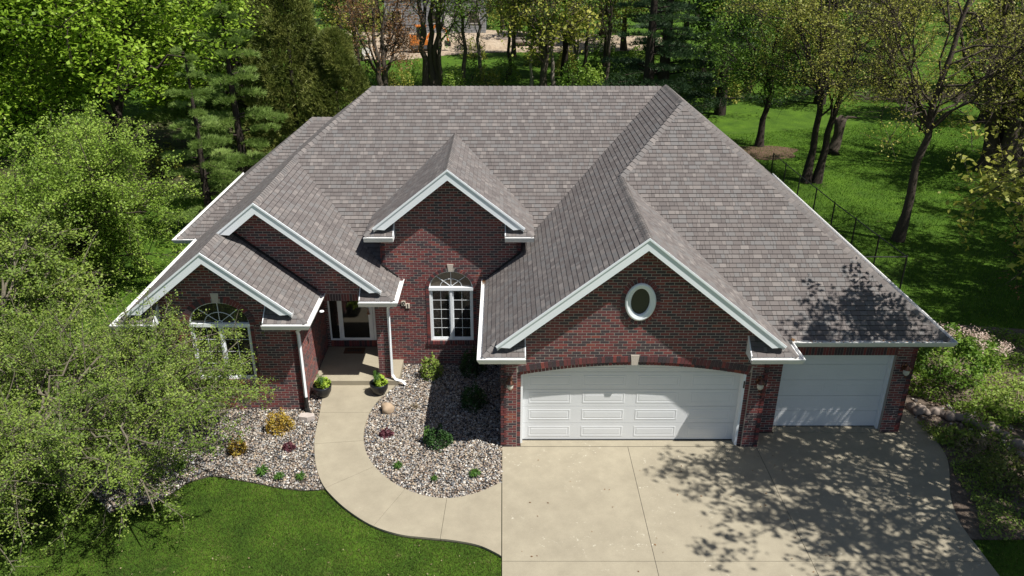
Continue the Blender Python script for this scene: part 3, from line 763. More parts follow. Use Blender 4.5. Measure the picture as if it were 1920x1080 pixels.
# windows
def arched_window(O, cx, z0, zs, rx, rz, rows):
    y = O[1]; d = .05
    root = part(empty('window'))
    fr = MB(); f = .045
    yy = y+.055
    # outer frame
    fr.bx(cx-rx, cx-rx+f, yy-.03, yy+.05, z0, zs); fr.bx(cx+rx-f, cx+rx, yy-.03, yy+.05, z0, zs)
    fr.bx(cx-rx+f, cx+rx-f, yy-.03, yy+.05, z0, z0+f)
    fr.bx(cx-rx-.01, cx+rx+.01, yy-.07, yy+.05, zs-.055, zs+.035)
    fr.bx(cx-.028, cx+.028, yy-.05, yy+.05, z0+f, zs-.055)
    for i in range(28):
        a, b = pi*i/28, pi*(i+1)/28
        wprism(fr, (0, yy, 0), UX, NF, [(cx+rx*cos(a), zs+.035+(rz-.035)*sin(a)), (cx+rx*cos(b), zs+.035+(rz-.035)*sin(b)), (cx+(rx-.03)*cos(b), zs+.035+(rz-.065)*sin(b)), (cx+(rx-.03)*cos(a), zs+.035+(rz-.065)*sin(a))], -.05, .02)
    fo = hbuild(fr, 'window_frame', M['white'], None); fo.parent = root; fo.matrix_parent_inverse = Matrix()
    for s in (-1, 1):
        x0, x1 = (cx-rx+f+.003, cx-.031) if s < 0 else (cx+.031, cx+rx-f-.003)
        sa = MB(); g = .032; za, zb = z0+f+.003, zs-.058
        sa.bx(x0, x0+g, yy-.015, yy+.03, za, zb); sa.bx(x1-g, x1, yy-.015, yy+.03, za, zb)
        sa.bx(x0+g, x1-g, yy-.015, yy+.03, za, za+g); sa.bx(x0+g, x1-g, yy-.015, yy+.03, zb-g, zb)
        o = sa.build('sash', M['white']); o.parent = root
        x0 += g; x1 -= g; za += g; zb -= g; xm = (x0+x1)/2
        mu = MB(); mu.bx(xm-.005, xm+.005, yy-.0, yy+.02, za, zb)
        for r in range(1, rows): zz = za+(zb-za)*r/rows; mu.bx(x0, xm-.005, yy, yy+.02, zz-.005, zz+.005); mu.bx(xm+.005, x1, yy, yy+.02, zz-.005, zz+.005)
        o = mu.build('muntin', M['white']); o.parent = root
        for r in range(rows):
            for (p, q) in ((x0, xm-.005), (xm+.005, x1)):
                gl = MB(); a = za+(zb-za)*r/rows+.007; b = za+(zb-za)*(r+1)/rows-.007
                gl.bx(p, q, yy+.006, yy+.012, a, b, random.uniform(.1, .6)); o = gl.build('pane', M['glass']); o.parent = root
    # fan light
    zc = zs+.035; R1, R2 = rx-.03, rz-.065
    def fp(r, a): return (cx+R1*r*cos(a), zc+R2*r*sin(a))
    sect = [(.52, 1, i) for i in range(4)]+[(0, .52, i) for i in range(4)]
    for r0, r1, i in sect:
        a0, a1 = pi*i/4+.015, pi*(i+1)/4-.015
        pts = [fp(r1-.01, a0+(a1-a0)*k/8) for k in range(9)]+[fp(max(r0+.01, .02), a1-(a1-a0)*k/8) for k in range(9)]
        gl = MB(); wprism(gl, (0, yy+.012, 0), UX, NF, pts, -.004, .0, random.uniform(.2, .8)); o = gl.build('pane', M['glass_warm'] if O is EO else M['glass']); o.parent = root
    mu = MB()
    for i in (1, 2, 3):
        a = pi*i/4; c0, c1 = fp(.1, a), fp(1, a); L = Vector((c1[0]-c0[0], c1[1]-c0[1])).normalized()*.006
        wprism(mu, (0, yy, 0), UX, NF, [(c0[0]-L.y, c0[1]+L.x), (c1[0]-L.y, c1[1]+L.x), (c1[0]+L.y, c1[1]-L.x), (c0[0]+L.y, c0[1]-L.x)], -.012, .004)
    for rr in (.09, .52):
        for i in range(20):
            a, b = pi*i/20, pi*(i+1)/20; 
            q = [fp(rr-.010, a), fp(rr+.010, a), fp(rr+.010, b), fp(rr-.010, b)]
            wprism(mu, (0, yy, 0), UX, NF, q, -.010, .005)
    o = mu.build('muntin', M['white']); o.parent = root
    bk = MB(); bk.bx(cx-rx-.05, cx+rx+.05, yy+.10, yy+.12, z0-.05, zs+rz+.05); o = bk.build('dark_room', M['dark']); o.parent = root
    root.parent = house; root.matrix_parent_inverse = HI
arched_window(EO, ewcx, .79, 2.36, ewr, .50, 5)
arched_window(BO, bwcx, .90, 2.42, bwr, .60, 4)
# oval louvred vent in the garage gable
mb = MB(); K = 36
def orow(sx, sz, d): return [wall_pt(GO, UX, NF, (ovx+sx*cos(2*pi*i/K), ovz+sz*sin(2*pi*i/K)), d) for i in range(K)]
rows = [orow(orx+.035, orz+.035, -.02), orow(orx+.035, orz+.035, .05), orow(orx-.01, orz-.01, .075), orow(orx-.03, orz-.03, .045), orow(orx-.055, orz-.055, .055), orow(orx-.095, orz-.095, .02), orow(orx-.095, orz-.095, -.04)]
mb.add([p for r in rows for p in r], [(i*K+j, i*K+(j+1) % K, (i+1)*K+(j+1) % K, (i+1)*K+j) for i in range(len(rows)-1) for j in range(K)])
ov = hbuild(mb, 'oval_window', M['white'], None, True)
mb = MB(); wprism(mb, GO, UX, NF, [(ovx+(orx-.09)*cos(2*pi*i/K), ovz+(orz-.09)*sin(2*pi*i/K)) for i in range(K)], -.05, -.03, .5)
mb.a = [.5]*len(mb.a); o = mb.build('pane', mat('oval_screen', [(0, (.035, .030, .026)), (1, (.055, .048, .042))], .35, nscale=200, namt=.6)); o.parent = ov

# garage doors
def garage_door(x0, x1, z0, z1, y, ns, nc, name='garage_door', q=1.):
    mb = MB(); h = (z1-z0)/ns
    for i in range(ns): mb.bx(x0, x1, y, y+.04, z0+i*h+.004, z0+(i+1)*h-.004)
    mb.bx(x0+.01, x1-.01, y+.02, y+.05, z0, z1)
    d = hbuild(mb, name, M['door_white'])
    w = (x1-x0)/nc
    lb = MB(); a, b = w/2-.13, h/2-.085
    def rr(s, yy): return [(-a+s, yy, -b+s), (a-s, yy, -b+s), (a-s, yy, b-s), (-a+s, yy, b-s)]
    R_ = [rr(0, .0), rr(.014, -.0045*q), rr(.032, -.0045*q), rr(.046, .001*q), rr(.075, -.004*q)]
    vs = [p for r in R_ for p in r]; fs = [(i*4+j, i*4+(j+1) % 4, (i+1)*4+(j+1) % 4, (i+1)*4+j) for i in range(len(R_)-1) for j in range(4)]+[(16, 17, 18, 19)]
    lb.add(vs, fs); me = lb.mesh('raised_panel', M['door_white'])
    for i in range(ns):
        for j in range(nc):
            o = bpy.data.objects.new('raised_panel', me); COL.objects.link(o); o.parent = d
            o.location = (x0+(j+.5)*w, y-.001, z0+(i+.5)*h)
    return d
garage_door(.46, 5.48, .04, 2.36, .26, 5, 4)
garage_door(6.58, 9.12, .03, 2.2, .84, 5, 2, q=.45)
for a in ((.41, .46, .13, .30, 0, 2.2), (5.47, 5.53, .05, .30, 0, 2.1), (9.115, 9.158, .72, .88, 0, 2.13), (6.552, 6.59, .80, .88, 0, 2.13), (6.59, 9.115, .80, .88, 2.09, 2.128)):
    jb = MB(); jb.bx(*a); hbuild(jb, 'door_jamb', M['white'])
for a in ((.46, 5.48, .235, .27, .02, .042), (6.58, 9.12, .815, .85, .012, .034)):
    sb = MB(); sb.bx(*a); hbuild(sb, 'bottom_seal', M['blackplastic'])
mb = MB(); mb.bx(5.485, 5.515, .035, .05, 1.60, 1.78); hbuild(mb, 'keypad', M['joint'])
# front door with sidelight and storm door
fd = MB(); y = 4.60
fd.bx(-4.93, -4.885, y-.02, y+.08, .40, 2.42); fd.bx(-4.66, -4.60, y-.03, y+.08, .40, 2.42); fd.bx(-3.68, -3.62, y-.02, y+.08, .40, 2.42)
fd.bx(-4.885, -4.66, y-.02, y+.08, .40, .45); fd.bx(-4.60, -3.68, y-.02, y+.08, .40, .43); fd.bx(-4.93, -3.62, y-.02, y+.08, 2.42, 2.46)
fdo = hbuild(fd, 'door_frame', M['white'])
sd = MB(); sd.bx(-4.595, -4.53, y-.045, y-.0, .435, 2.4); sd.bx(-3.80, -3.685, y-.045, y-.0, .435, 2.4); sd.bx(-4.53, -3.80, y-.045, y, .435, .49); sd.bx(-4.53, -3.80, y-.045, y, 2.32, 2.4)
sdo = hbuild(sd, 'storm_door', M['white'])
g = MB(); g.bx(-4.53, -3.80, y-.025, y-.015, .49, 2.32, .2); o = g.build('pane', M['glass']); o.parent = sdo
g = MB(); g.bx(-4.885, -4.66, y+.0, y+.01, .45, 2.42, .1); o = g.build('pane', M['glass']); o.parent = fdo
hd = MB(); hd.box((-3.84+.05, y-.07, 1.35), (.025, .03, .16)); hd.box((-3.79, y-.08, 1.27), (.09, .03, .025)); o = hd.build('door_handle', M['copper']); o.parent = sdo
th = MB()
for i in range(18): x0 = -4.93+i*.0728; wprism(th, (0, 4.62, 0), UX, NF, rect(x0+.004, x0+.068, .19, .385), -.002, .03, bval())
hbuild(th, 'threshold_brick', M['brick'])['kind'] = 'stuff'
# wall lanterns
def lantern(x, y, z):
    r = part(empty('wall_lantern')); r.matrix_parent_inverse = HI
    mb = MB(); mb.box((x, y-.012, z+.05), (.11, .024, .2)); mb.tube([(x, y-.03, z+.12), (x, y-.10, z+.17), (x, y-.15, z+.13)], .012, 6)
    mb.lathe([(.012, .15), (.03, .12), (.095, .06), (.10, .045), (.05, .04)], (x, y-.15, z), 12)
    mb.lathe([(.045, -.12), (.055, -.11), (.03, -.15), (.02, -.18), (.004, -.2)], (x, y-.15, z), 12)
    o = mb.build('lantern_body', M['copper'], None, True); o.parent = r
    mb = MB(); mb.lathe([(.05, .045), (.075, .01), (.07, -.07), (.045, -.11)], (x, y-.15, z), 12); o = mb.build('lantern_glass', M['lampglass'], None, True); o.parent = r
lantern(.16, 0, 1.80); lantern(5.80, 0, 1.80); lantern(9.38, .62, 1.80)
# house number plates
def txt(s, size, loc, m, parent):
    cu = bpy.data.curves.new('digit', 'FONT'); cu.body = s; cu.size = size; cu.extrude = .004; cu.offset = .004; cu.align_x = 'CENTER'; cu.align_y = 'CENTER'
    to = bpy.data.objects.new('digit', cu); COL.objects.link(to); bpy.context.view_layer.update()
    me = bpy.data.meshes.new_from_object(to); bpy.data.objects.remove(to); me.materials.append(m)
    o = link('digit', me, parent); o.location = loc; o.rotation_euler = (pi/2, 0, 0); return o
for ch, x, z in (('0', -2.685, 1.93), ('1', -2.575, 1.855)):
    mb = MB(); mb.box((0, 0, 0), (.105, .02, .135)); p = mb.build('number_tile', M['tile']); part(p); p.matrix_parent_inverse = HI; p.location = (x, 3.83, z)
    txt(ch, .15, (0, -.012, 0), M['blackmetal'], p)

# ------------------------------------------------------------------ GROUND
def inpoly(x, y, poly):
    p = np.array(poly); r = np.zeros(x.shape, bool); n = len(p); j = n-1
    for i in range(n):
        xi, yi, xj, yj_ = p[i, 0], p[i, 1], p[j, 0], p[j, 1]
        c = ((yi > y) != (yj_ > y)) & (x < (xj-xi)*(y-yi)/(yj_-yi+1e-12)+xi); r ^= c; j = i
    return r
def smooth_path(pts, k=6):
    out = []
    n = len(pts)
    for i in range(n-1):
        p0, p1, p2, p3 = [np.array(pts[max(0, min(n-1, i+d))][:2]) for d in (-1, 0, 1, 2)]
        for j in range(k):
            t = j/k; out.append(tuple(.5*((2*p1)+(p2-p0)*t+(2*p0-5*p1+4*p2-p3)*t*t+(-p0+3*p1-3*p2+p3)*t**3)))
    out.append(tuple(pts[-1][:2])); return out
def sheet(name, poly, z0, z1, m, parent=None):
    mb = MB(); poly = ccw([tuple(p[:2]) for p in poly])
    t = tessellate_polygon([[Vector((p[0], p[1], 0)) for p in poly]])
    V = [(p[0], p[1], z1) for p in poly]+[(p[0], p[1], z0) for p in poly]; n = len(poly); F = []
    for a in t:
        ar = (poly[a[1]][0]-poly[a[0]][0])*(poly[a[2]][1]-poly[a[0]][1])-(poly[a[1]][1]-poly[a[0]][1])*(poly[a[2]][0]-poly[a[0]][0])
        F.append(tuple(a) if ar > 0 else tuple(a)[::-1])
    F += [(i, n+i, n+(i+1) % n, (i+1) % n) for i in range(n)]
    mb.add(V, F); return mb.build(name, m, parent)
G = 400
gm = MB(); gm.add([(-G, -40, -.02), (G, -40, -.02), (G, 600, -.02), (-G, 600, -.02)], [(0, 1, 2, 3)])
tag(gm.build('lawn_ground', M['lawn']), kind='structure')

# walk outlines
wl = [gp(*p) for p in ((606, 724), (604, 752), (598, 785), (591, 820), (590, 850), (594, 880), (606, 912), (630, 940), (660, 965), (700, 989), (750, 1005), (800, 1011), (850, 1016), (900, 1026), (942, 1046))]
wr = [gp(*p) for p in ((744, 722), (733, 733), (715, 747), (698, 768), (687, 792), (682, 820), (685, 845), (695, 867), (712, 887), (735, 906), (765, 922), (800, 933), (840, 937), (875, 932), (905, 923), (938, 908))]
WL, WR = smooth_path(wl, 5), smooth_path(wr, 5)
WR[-1] = (-.03, WR[-1][1]); WL[-1] = (-.03, WL[-1][1])
walk = WL+WR[::-1]
fw = sheet('front_walk', walk, -.05, .004, M['joint']); tag(fw, kind='structure')
jp = [((604, 727), (748, 724)), ((598, 776), (694, 775)), ((590, 834), (683, 829)), ((612, 917), (702, 878)), ((700, 990), (760, 921)), ((825, 1013), (837, 937)), ((942, 1047), (938, 907))]
J = [(np.array(gp(*a)[:2]), np.array(gp(*b)[:2])) for a, b in jp]
def resample(path, n=161):
    p = np.array(path); d = np.r_[0, np.cumsum(np.hypot(*np.diff(p, axis=0).T))]; s = np.linspace(0, d[-1], n)
    return np.c_[np.interp(s, d, p[:, 0]), np.interp(s, d, p[:, 1])]
PL_, PR_ = resample(WL), resample(WR)
il = [int(np.argmin(np.hypot(*(PL_-a).T))) for a, b in J]; ir = [int(np.argmin(np.hypot(*(PR_-b).T))) for a, b in J]
il[0] = 0; ir[0] = 0; il[-1] = len(PL_)-1; ir[-1] = len(PR_)-1
for i in range(len(J)-1):
    Lp = PL_[il[i]:il[i+1]+1]; Rp = PR_[ir[i]:ir[i+1]+1]
    c = np.vstack([Lp, Rp]).mean(0)
    poly = [tuple(p) for p in Lp]+[tuple(p) for p in Rp[::-1]]
    t0 = (np.array(poly[0])-np.array(poly[-1])); 
    # pull the two cross ends in by a joint's half width
    poly = np.array(poly); nl = len(Lp)
    for idx in (0, len(poly)-1): 
        d = poly[1 if idx == 0 else -2]-poly[idx]; poly[idx] += d/np.linalg.norm(d)*.004
    for idx in (nl-1, nl):
        d = poly[nl-2 if idx == nl-1 else nl+1]-poly[idx]; poly[idx] += d/np.linalg.norm(d)*.004
    s = sheet('walk_slab', [tuple(p) for p in poly], .0, .045, M['concrete2'], fw)

dr = [gp(*p) for p in ((1697, 753), (1712, 775), (1738, 805), (1762, 835), (1776, 860), (1780, 880), (1781, 920), (1787, 950), (1805, 990), (1832, 1025), (1872, 1078), (1920, 1135))]
DR = smooth_path(dr, 5)
y_end = DR[-1][1]
# driveway: joints at x~2.85 and x~5.95, cross joint near y = -3.7
jx1, jx2, jy = 2.95, 5.98, -3.72
def dr_x(y):
    p = np.array(DR); return float(np.interp(-y, -p[:, 1], p[:, 0]))
dw = sheet('driveway', [(-.02, y_end), (-.02, .25), (6.0, .25), (6.0, .62+.22), (9.62, .84), (9.62, 2.2), (10.35, 2.2)]+DR, -.06, .003, M['joint']); tag(dw, kind='structure')
g_ = .005
def right_part(ya_, yb_):
    ys = np.linspace(ya_, yb_, 14); return [(dr_x(y), y) for y in ys]
slabs = [rect(-.015, jx1-g_, jy+g_, -.005), rect(jx1+g_, jx2-g_, jy+g_, -.005), rect(-.015, jx1-g_, y_end, jy-g_), rect(jx1+g_, jx2-g_, y_end, jy-g_),
         [(jx2+g_, jy+g_)]+right_part(jy+g_, .55)+[(jx2+g_, .55)], [(jx2+g_, y_end)]+right_part(y_end, jy-g_)+[(jx2+g_, jy-g_)],
         [(9.63, .56)]+right_part(.56, 1.95)+[(9.9, 2.4), (9.63, 2.4)],
         rect(.42, 5.52, .0, .24), rect(6.56, 9.15, .56, .82)]
for i, s in enumerate(slabs): sheet('concrete_slab', s, -.01, .012 if i < 7 else .024, M['concrete'], dw)

# porch slab
pb = MB(); pb.bx(-5.02, -2.80, 2.70, 4.60, -.05, .18); pb.bx(-2.80, -2.78, 2.86, 3.84, -.05, .18)
po = pb.build('porch_step', M['concrete2']); part(po); po.matrix_parent_inverse = HI
mt = MB(); mt.bx(-4.52, -3.94, 4.18, 4.50, .182, .20); d = mt.build('doormat', M['mat_brown'])
tag(d, 'brown coir doormat on the shaded porch in front of the storm door', 'doormat')
mt = MB()
for i in range(6): mt.bx(-4.42+i*.07, -4.38+i*.07, 4.28, 4.40, .2, .204)
o = mt.build('mat_pattern', M['blackplastic'], d)

# ---- rock beds
bedR = [p for p in WR]+[(-.03, 3.85), (-2.78, 3.85), (-2.78, 2.86)]
lf = [gp(*p) for p in ((611, 917), (590, 919), (560, 919), (520, 914), (480, 906), (440, 899), (400, 893), (378, 897), (350, 906), (322, 925), (295, 940), (265, 947), (235, 950), (205, 962))]
LF = smooth_path(lf, 4)
wl_top = [p for p in WL if p[1] > LF[0][1]]
bedL = wl_top+LF+[gp(175, 930)[:2], gp(150, 860)[:2], (-9.6, 1.6), (-5.03, 1.6), (-5.03, 2.86)]
for nm, bd in (('rock_bed_base', bedR), ('rock_bed_base', bedL)): tag(sheet(nm, bd, -.05, -.005, M['bedbase']), kind='structure')
def ico(sub=0):
    t = (1+sqrt(5))/2
    v = np.array([(-1, t, 0), (1, t, 0), (-1, -t, 0), (1, -t, 0), (0, -1, t), (0, 1, t), (0, -1, -t), (0, 1, -t), (t, 0, -1), (t, 0, 1), (-t, 0, -1), (-t, 0, 1)], float)
    v /= np.linalg.norm(v[0])
    f = np.array([(0, 11, 5), (0, 5, 1), (0, 1, 7), (0, 7, 10), (0, 10, 11), (1, 5, 9), (5, 11, 4), (11, 10, 2), (10, 7, 6), (7, 1, 8), (3, 9, 4), (3, 4, 2), (3, 2, 6), (3, 6, 8), (3, 8, 9), (4, 9, 5), (2, 4, 11), (6, 2, 10), (8, 6, 7), (9, 8, 1)])
    for _ in range(sub):
        v = list(map(tuple, v)); cache = {}; nf = []
        def mid(a, b):
            k = (min(a, b), max(a, b))
            if k not in cache:
                m_ = (np.array(v[a])+np.array(v[b]))/2; m_ /= np.linalg.norm(m_); v.append(tuple(m_)); cache[k] = len(v)-1
            return cache[k]
        for a, b, c in f:
            x, y, z = mid(a, b), mid(b, c), mid(c, a); nf += [(a, x, z), (b, y, x), (c, z, y), (x, y, z)]
        v = np.array(v); f = np.array(nf)
    return v, f
def scatter(poly, n, rng):
    p = np.array(poly); lo, hi = p.min(0), p.max(0); X = rng.uniform(lo[0], hi[0], n*4); Y = rng.uniform(lo[1], hi[1], n*4)
    k = inpoly(X, Y, poly); return X[k][:n], Y[k][:n]
def pebbles(poly, dens, s0, s1, rng, zb=0.):
    A = abs(area([tuple(p[:2]) for p in poly])); n = int(A*dens); X, Y = scatter(poly, n, rng); n = len(X)
    v, f = ico(0); V = np.repeat(v[None], n, 0)*(1+rng.uniform(-.22, .22, (n, 12, 1)))
    sc = rng.uniform(s0, s1, (n, 1, 1))*(1+.7*(rng.random((n, 1, 1)) > .93)); V = V*sc*rng.uniform(.6, 1.15, (n, 1, 3))*np.array([1.15, .85, .6])
    a = rng.uniform(0, 2*pi, n); c, s = np.cos(a)[:, None], np.sin(a)[:, None]
    tl = rng.uniform(-.6, .6, n); ct, st = np.cos(tl)[:, None], np.sin(tl)[:, None]
    x, y, z = V[..., 0], V[..., 1], V[..., 2]; x, z = x*ct-z*st, x*st+z*ct; x, y = x*c-y*s, x*s+y*c
    V = np.stack([x+X[:, None], y+Y[:, None], z+(zb+rng.uniform(.0, .03, n))[:, None]], -1)
    F = f[None]+12*np.arange(n)[:, None, None]
    A_ = np.repeat(np.clip(rng.beta(1.3, 1.2, n), 0, 1), 20)
    return V.reshape(-1, 3), F.reshape(-1, 3), A_
rng = np.random.default_rng(3)
for bd, lab, dn in ((bedR, 'mixed tan and grey river rock filling the bed right of the walk', 1150), (bedL, 'mixed tan and grey river rock filling the bed left of the walk', 950)):
    V, F, A_ = pebbles(bd, dn, .014, .029, rng)
    o = link('river_rock', npmesh('river_rock', V, F, A_, M['river'])); tag(o, lab, 'river rock', kind='stuff')

def rock(name, c, r, m, label, cat, seed=0, sub=3, flat=0., group=None, cut=None):
    v, f = ico(sub); rg = np.random.default_rng(seed); d = np.ones(len(v))
    for k in range(10):
        a = rg.normal(size=3); a /= np.linalg.norm(a); d += .05*np.sin(v@a*rg.uniform(2, 5)+rg.uniform(0, 6))
    V = v*d[:, None]
    if cut is not None:
        for k in range(cut):
            a = rg.normal(size=3); a /= np.linalg.norm(a); h = rg.uniform(.62, .85); dd = V@a; V = V-np.maximum(dd-h, 0)[:, None]*a*.92
    V = V*np.array(r)
    o = link(name, npmesh(name, V, f, np.full(len(f), .5), m, cut is None)); o.location = (c[0], c[1], c[2]+r[2]*.7); o.rotation_euler.z = rg.uniform(0, 3)
    if label: tag(o, label, cat, group)
    return o
b = gp(727, 772); rock('boulder', (b[0], b[1], 0), (.19, .17, .16), M['boulder'], 'round tan boulder in the rock bed beside the curved walk', 'boulder', 5)
# flat stone
b = gp(577, 786); mb = MB(); pl = [(-.20, -.08), (.02, -.12), (.19, -.04), (.16, .06), (-.02, .10), (-.18, .09)]
mb.prism([(x, y, .13+.02*y) for x, y in pl], [(x*1.04, y*1.04, 0) for x, y in pl]); o = mb.build('flat_stone', M['flatstone']); o.location = (b[0], b[1], .0)
tag(o, 'pale angular flat stone by the bay corner near the black spout', 'stone')

# ------------------------------------------------------------------ FOLIAGE
def tubes_np(lines, k=4):
    """lines: list of (pts(n,3), radii(n)) -> V,F quads"""
    Vs, Fs, off = [], [], 0
    for P, R in lines:
        P = np.asarray(P, float); n = len(P); T = np.gradient(P, axis=0); T /= np.linalg.norm(T, axis=1)[:, None]+1e-9
        kk = 8 if R[0] > .09 else 5 if R[0] > .03 else 3
        up = np.array([.3, .2, 1.]); A = np.cross(T, up); A /= np.linalg.norm(A, axis=1)[:, None]+1e-9; B = np.cross(T, A)
        an = 2*pi*np.arange(kk)/kk
        ring_ = P[:, None]+(A[:, None]*np.cos(an)[None, :, None]+B[:, None]*np.sin(an)[None, :, None])*np.asarray(R)[:, None, None]
        Vs.append(ring_.reshape(-1, 3)); i = np.arange(n-1)[:, None]*kk; j = np.arange(kk)[None]
        Fs.append((off+np.stack([i+j, i+(j+1) % kk, i+kk+(j+1) % kk, i+kk+j], -1)).reshape(-1, 4)); off += n*kk
    return np.vstack(Vs), np.vstack(Fs)
def leaves_np(P, size, rng, updir=.5, aspect=.6, val=None, spread=.25, size_var=.35):
    """rhombic leaf faces at points P"""
    n = len(P); N = rng.normal(size=(n, 3)); N[:, 2] = np.abs(N[:, 2])+updir; N /= np.linalg.norm(N, axis=1)[:, None]
    A = np.cross(N, rng.normal(size=(n, 3))); A /= np.linalg.norm(A, axis=1)[:, None]; B = np.cross(N, A)
    s = size*(1+rng.uniform(-size_var, size_var, n))[:, None]/2
    V = np.stack([P-A*s, P-B*s*aspect, P+A*s, P+B*s*aspect], 1).reshape(-1, 3)
    F = np.arange(n*4).reshape(-1, 4); v = rng.uniform(.1, .9, n) if val is None else np.clip(val+rng.uniform(-spread, spread, n), 0, 1)
    return V, F, v
def bez(a, b, c, n=7):
    t = np.linspace(0, 1, n)[:, None]; return a*(1-t)**2+2*b*t*(1-t)+c*t*t
def make_tree(seed, H, R, z0, trunk_r, stems=((0, 0),), lean=(0, 0), nl=14, nb=7, nt=6, leaf=.09, per=14, lmat='leaf_oak', bark='bark', squash=1., bare=0., tl=.5, jit=.10, shape='round', fork=.45, updir=.5, twl=.5, bl=.42, lr=.34):
    """returns (trunk mesh, crown mesh). crown is an ellipsoid from z0 to H with radius R"""
    rg = np.random.default_rng(seed); lines = []; LP = []; LV = []
    zc = (z0+H)/2; hz = (H-z0)/2
    tops = []
    for si, st in enumerate(stems):
        base = np.array([st[0]*.25, st[1]*.25, -.05]); top = np.array([lean[0]+st[0], lean[1]+st[1], z0+(H-z0)*(.80 if len(stems) == 1 else .62)])
        mid = (base+top)/2+rg.normal(size=3)*np.array([.25, .25, 0])-np.array([st[0]*.18, st[1]*.18, 0])
        P = bez(base, mid, top, 12); P[1:-1] += rg.normal(size=(10, 3))*.05*H/8
        t = np.linspace(0, 1, 12); rr = trunk_r*(1-t)**.75*.92+.02; rr[0] *= 1.55; rr[1] *= 1.12
        lines.append((P, rr)); tops.append((P, rr))
    zmin = z0
    for i in range(nl*len(stems)):
        P0, rr = tops[i % len(stems)]
        tt = rg.uniform(.25 if z0 > .15*H else .12, .97); tt = max(tt, (z0*fork)/max(P0[-1, 2], .1)); tt = min(tt, .98)
        idx = tt*11; i0 = int(idx); a = P0[i0]*(1-(idx-i0))+P0[min(i0+1, 11)]*(idx-i0); r0 = rr[i0]*lr
        ph = rg.uniform(0, 2*pi) if len(stems) == 1 else atan2(P0[-1, 1]+1e-3, P0[-1, 0])+rg.normal()*1.1; 
        cz = rg.uniform(-.75, .95); rad = R*sqrt(max(.05, 1-cz*cz*(1 if shape == 'round' else .5)))*rg.uniform(.65, 1)
        if shape == 'umbrella': rad = R*rg.uniform(.6, 1); cz = rg.uniform(-.6, .9)*(1-.45*(rad/R)**2)
        tgt = np.array([lean[0]*.8+rad*cos(ph), lean[1]*.8+rad*sin(ph), zc+hz*cz])
        if tgt[2] < a[2] and shape == 'round': a = P0[max(2, int(i0*.6))]
        m_ = (a+tgt)/2+np.array([0, 0, .12*R])+rg.normal(size=3)*.08*R
        Q = bez(a, m_, tgt, 9); Q[1:] += rg.normal(size=(8, 3))*.03*R
        q = np.linspace(0, 1, 9); lines.append((Q, r0*(1-q)**.8+.012))
        for b_ in range(nb):
            u = rg.uniform(.25, 1); ix = u*8; i1 = min(int(ix), 7); s = Q[i1]*(1-(ix-i1))+Q[i1+1]*(ix-i1)
            dr_ = (Q[i1+1]-Q[i1]); dr_ /= np.linalg.norm(dr_)+1e-9; d = dr_*.7+rg.normal(size=3)*.75; d[2] += .2; d /= np.linalg.norm(d)
            L2 = R*bl*rg.uniform(.5, 1.1); e = s+d*L2
            K = bez(s, (s+e)/2+rg.normal(size=3)*.08*L2+np.array([0, 0, .1*L2]), e, 6); w = np.linspace(0, 1, 6)
            lines.append((K, max(.009, r0*.35)*(1-w)+.006)); cv = rg.uniform(.2, .8)
            nleafless = rg.random() < bare
            for t_ in range(nt):
                u2 = rg.uniform(.2, 1); iy = u2*5; i2 = min(int(iy), 4); s2 = K[i2]*(1-(iy-i2))+K[i2+1]*(iy-i2)
                d2 = d*.6+rg.normal(size=3)*.8; d2 /= np.linalg.norm(d2); L3 = twl*rg.uniform(.5, 1.2)*tl*2
                e2 = s2+d2*L3; T = bez(s2, (s2+e2)/2+rg.normal(size=3)*.08*L3, e2, 4); lines.append((T, np.array([.006, .005, .004, .002])*max(1, H/8)))
                if not nleafless:
                    w2 = rg.uniform(.15, 1.05, per)[:, None]; LP.append(s2*(1-w2)+e2*w2+rg.normal(size=(per, 3))*jit); LV.append(np.full(per, cv+rg.uniform(-.15, .15)))
    V, F = tubes_np(lines); tm = npmesh('trunk', V, F, np.full(len(F), .5), M[bark], True)
    P = np.vstack(LP); vv = np.concatenate(LV); k = P[:, 2] > .15; P, vv = P[k], vv[k]
    V, F, v = leaves_np(P, leaf, rg, updir=updir, val=vv, spread=.28)
    cm = npmesh('crown', V, F, v, M[lmat]); return tm, cm
def needle_tufts(P, D, rng, k, L, w):
    """k thin triangles from each point P about direction D"""
    n = len(P); P = np.repeat(P, k, 0); D = np.repeat(D, k, 0)+rng.normal(size=(n*k, 3))*.55; D /= np.linalg.norm(D, axis=1)[:, None]
    A = np.cross(D, rng.normal(size=D.shape)); A /= np.linalg.norm(A, axis=1)[:, None]; l = L*rng.uniform(.6, 1.2, n*k)[:, None]
    V = np.stack([P-A*w, P+A*w, P+D*l], 1).reshape(-1, 3); return V, np.arange(n*k*3).reshape(-1, 3)
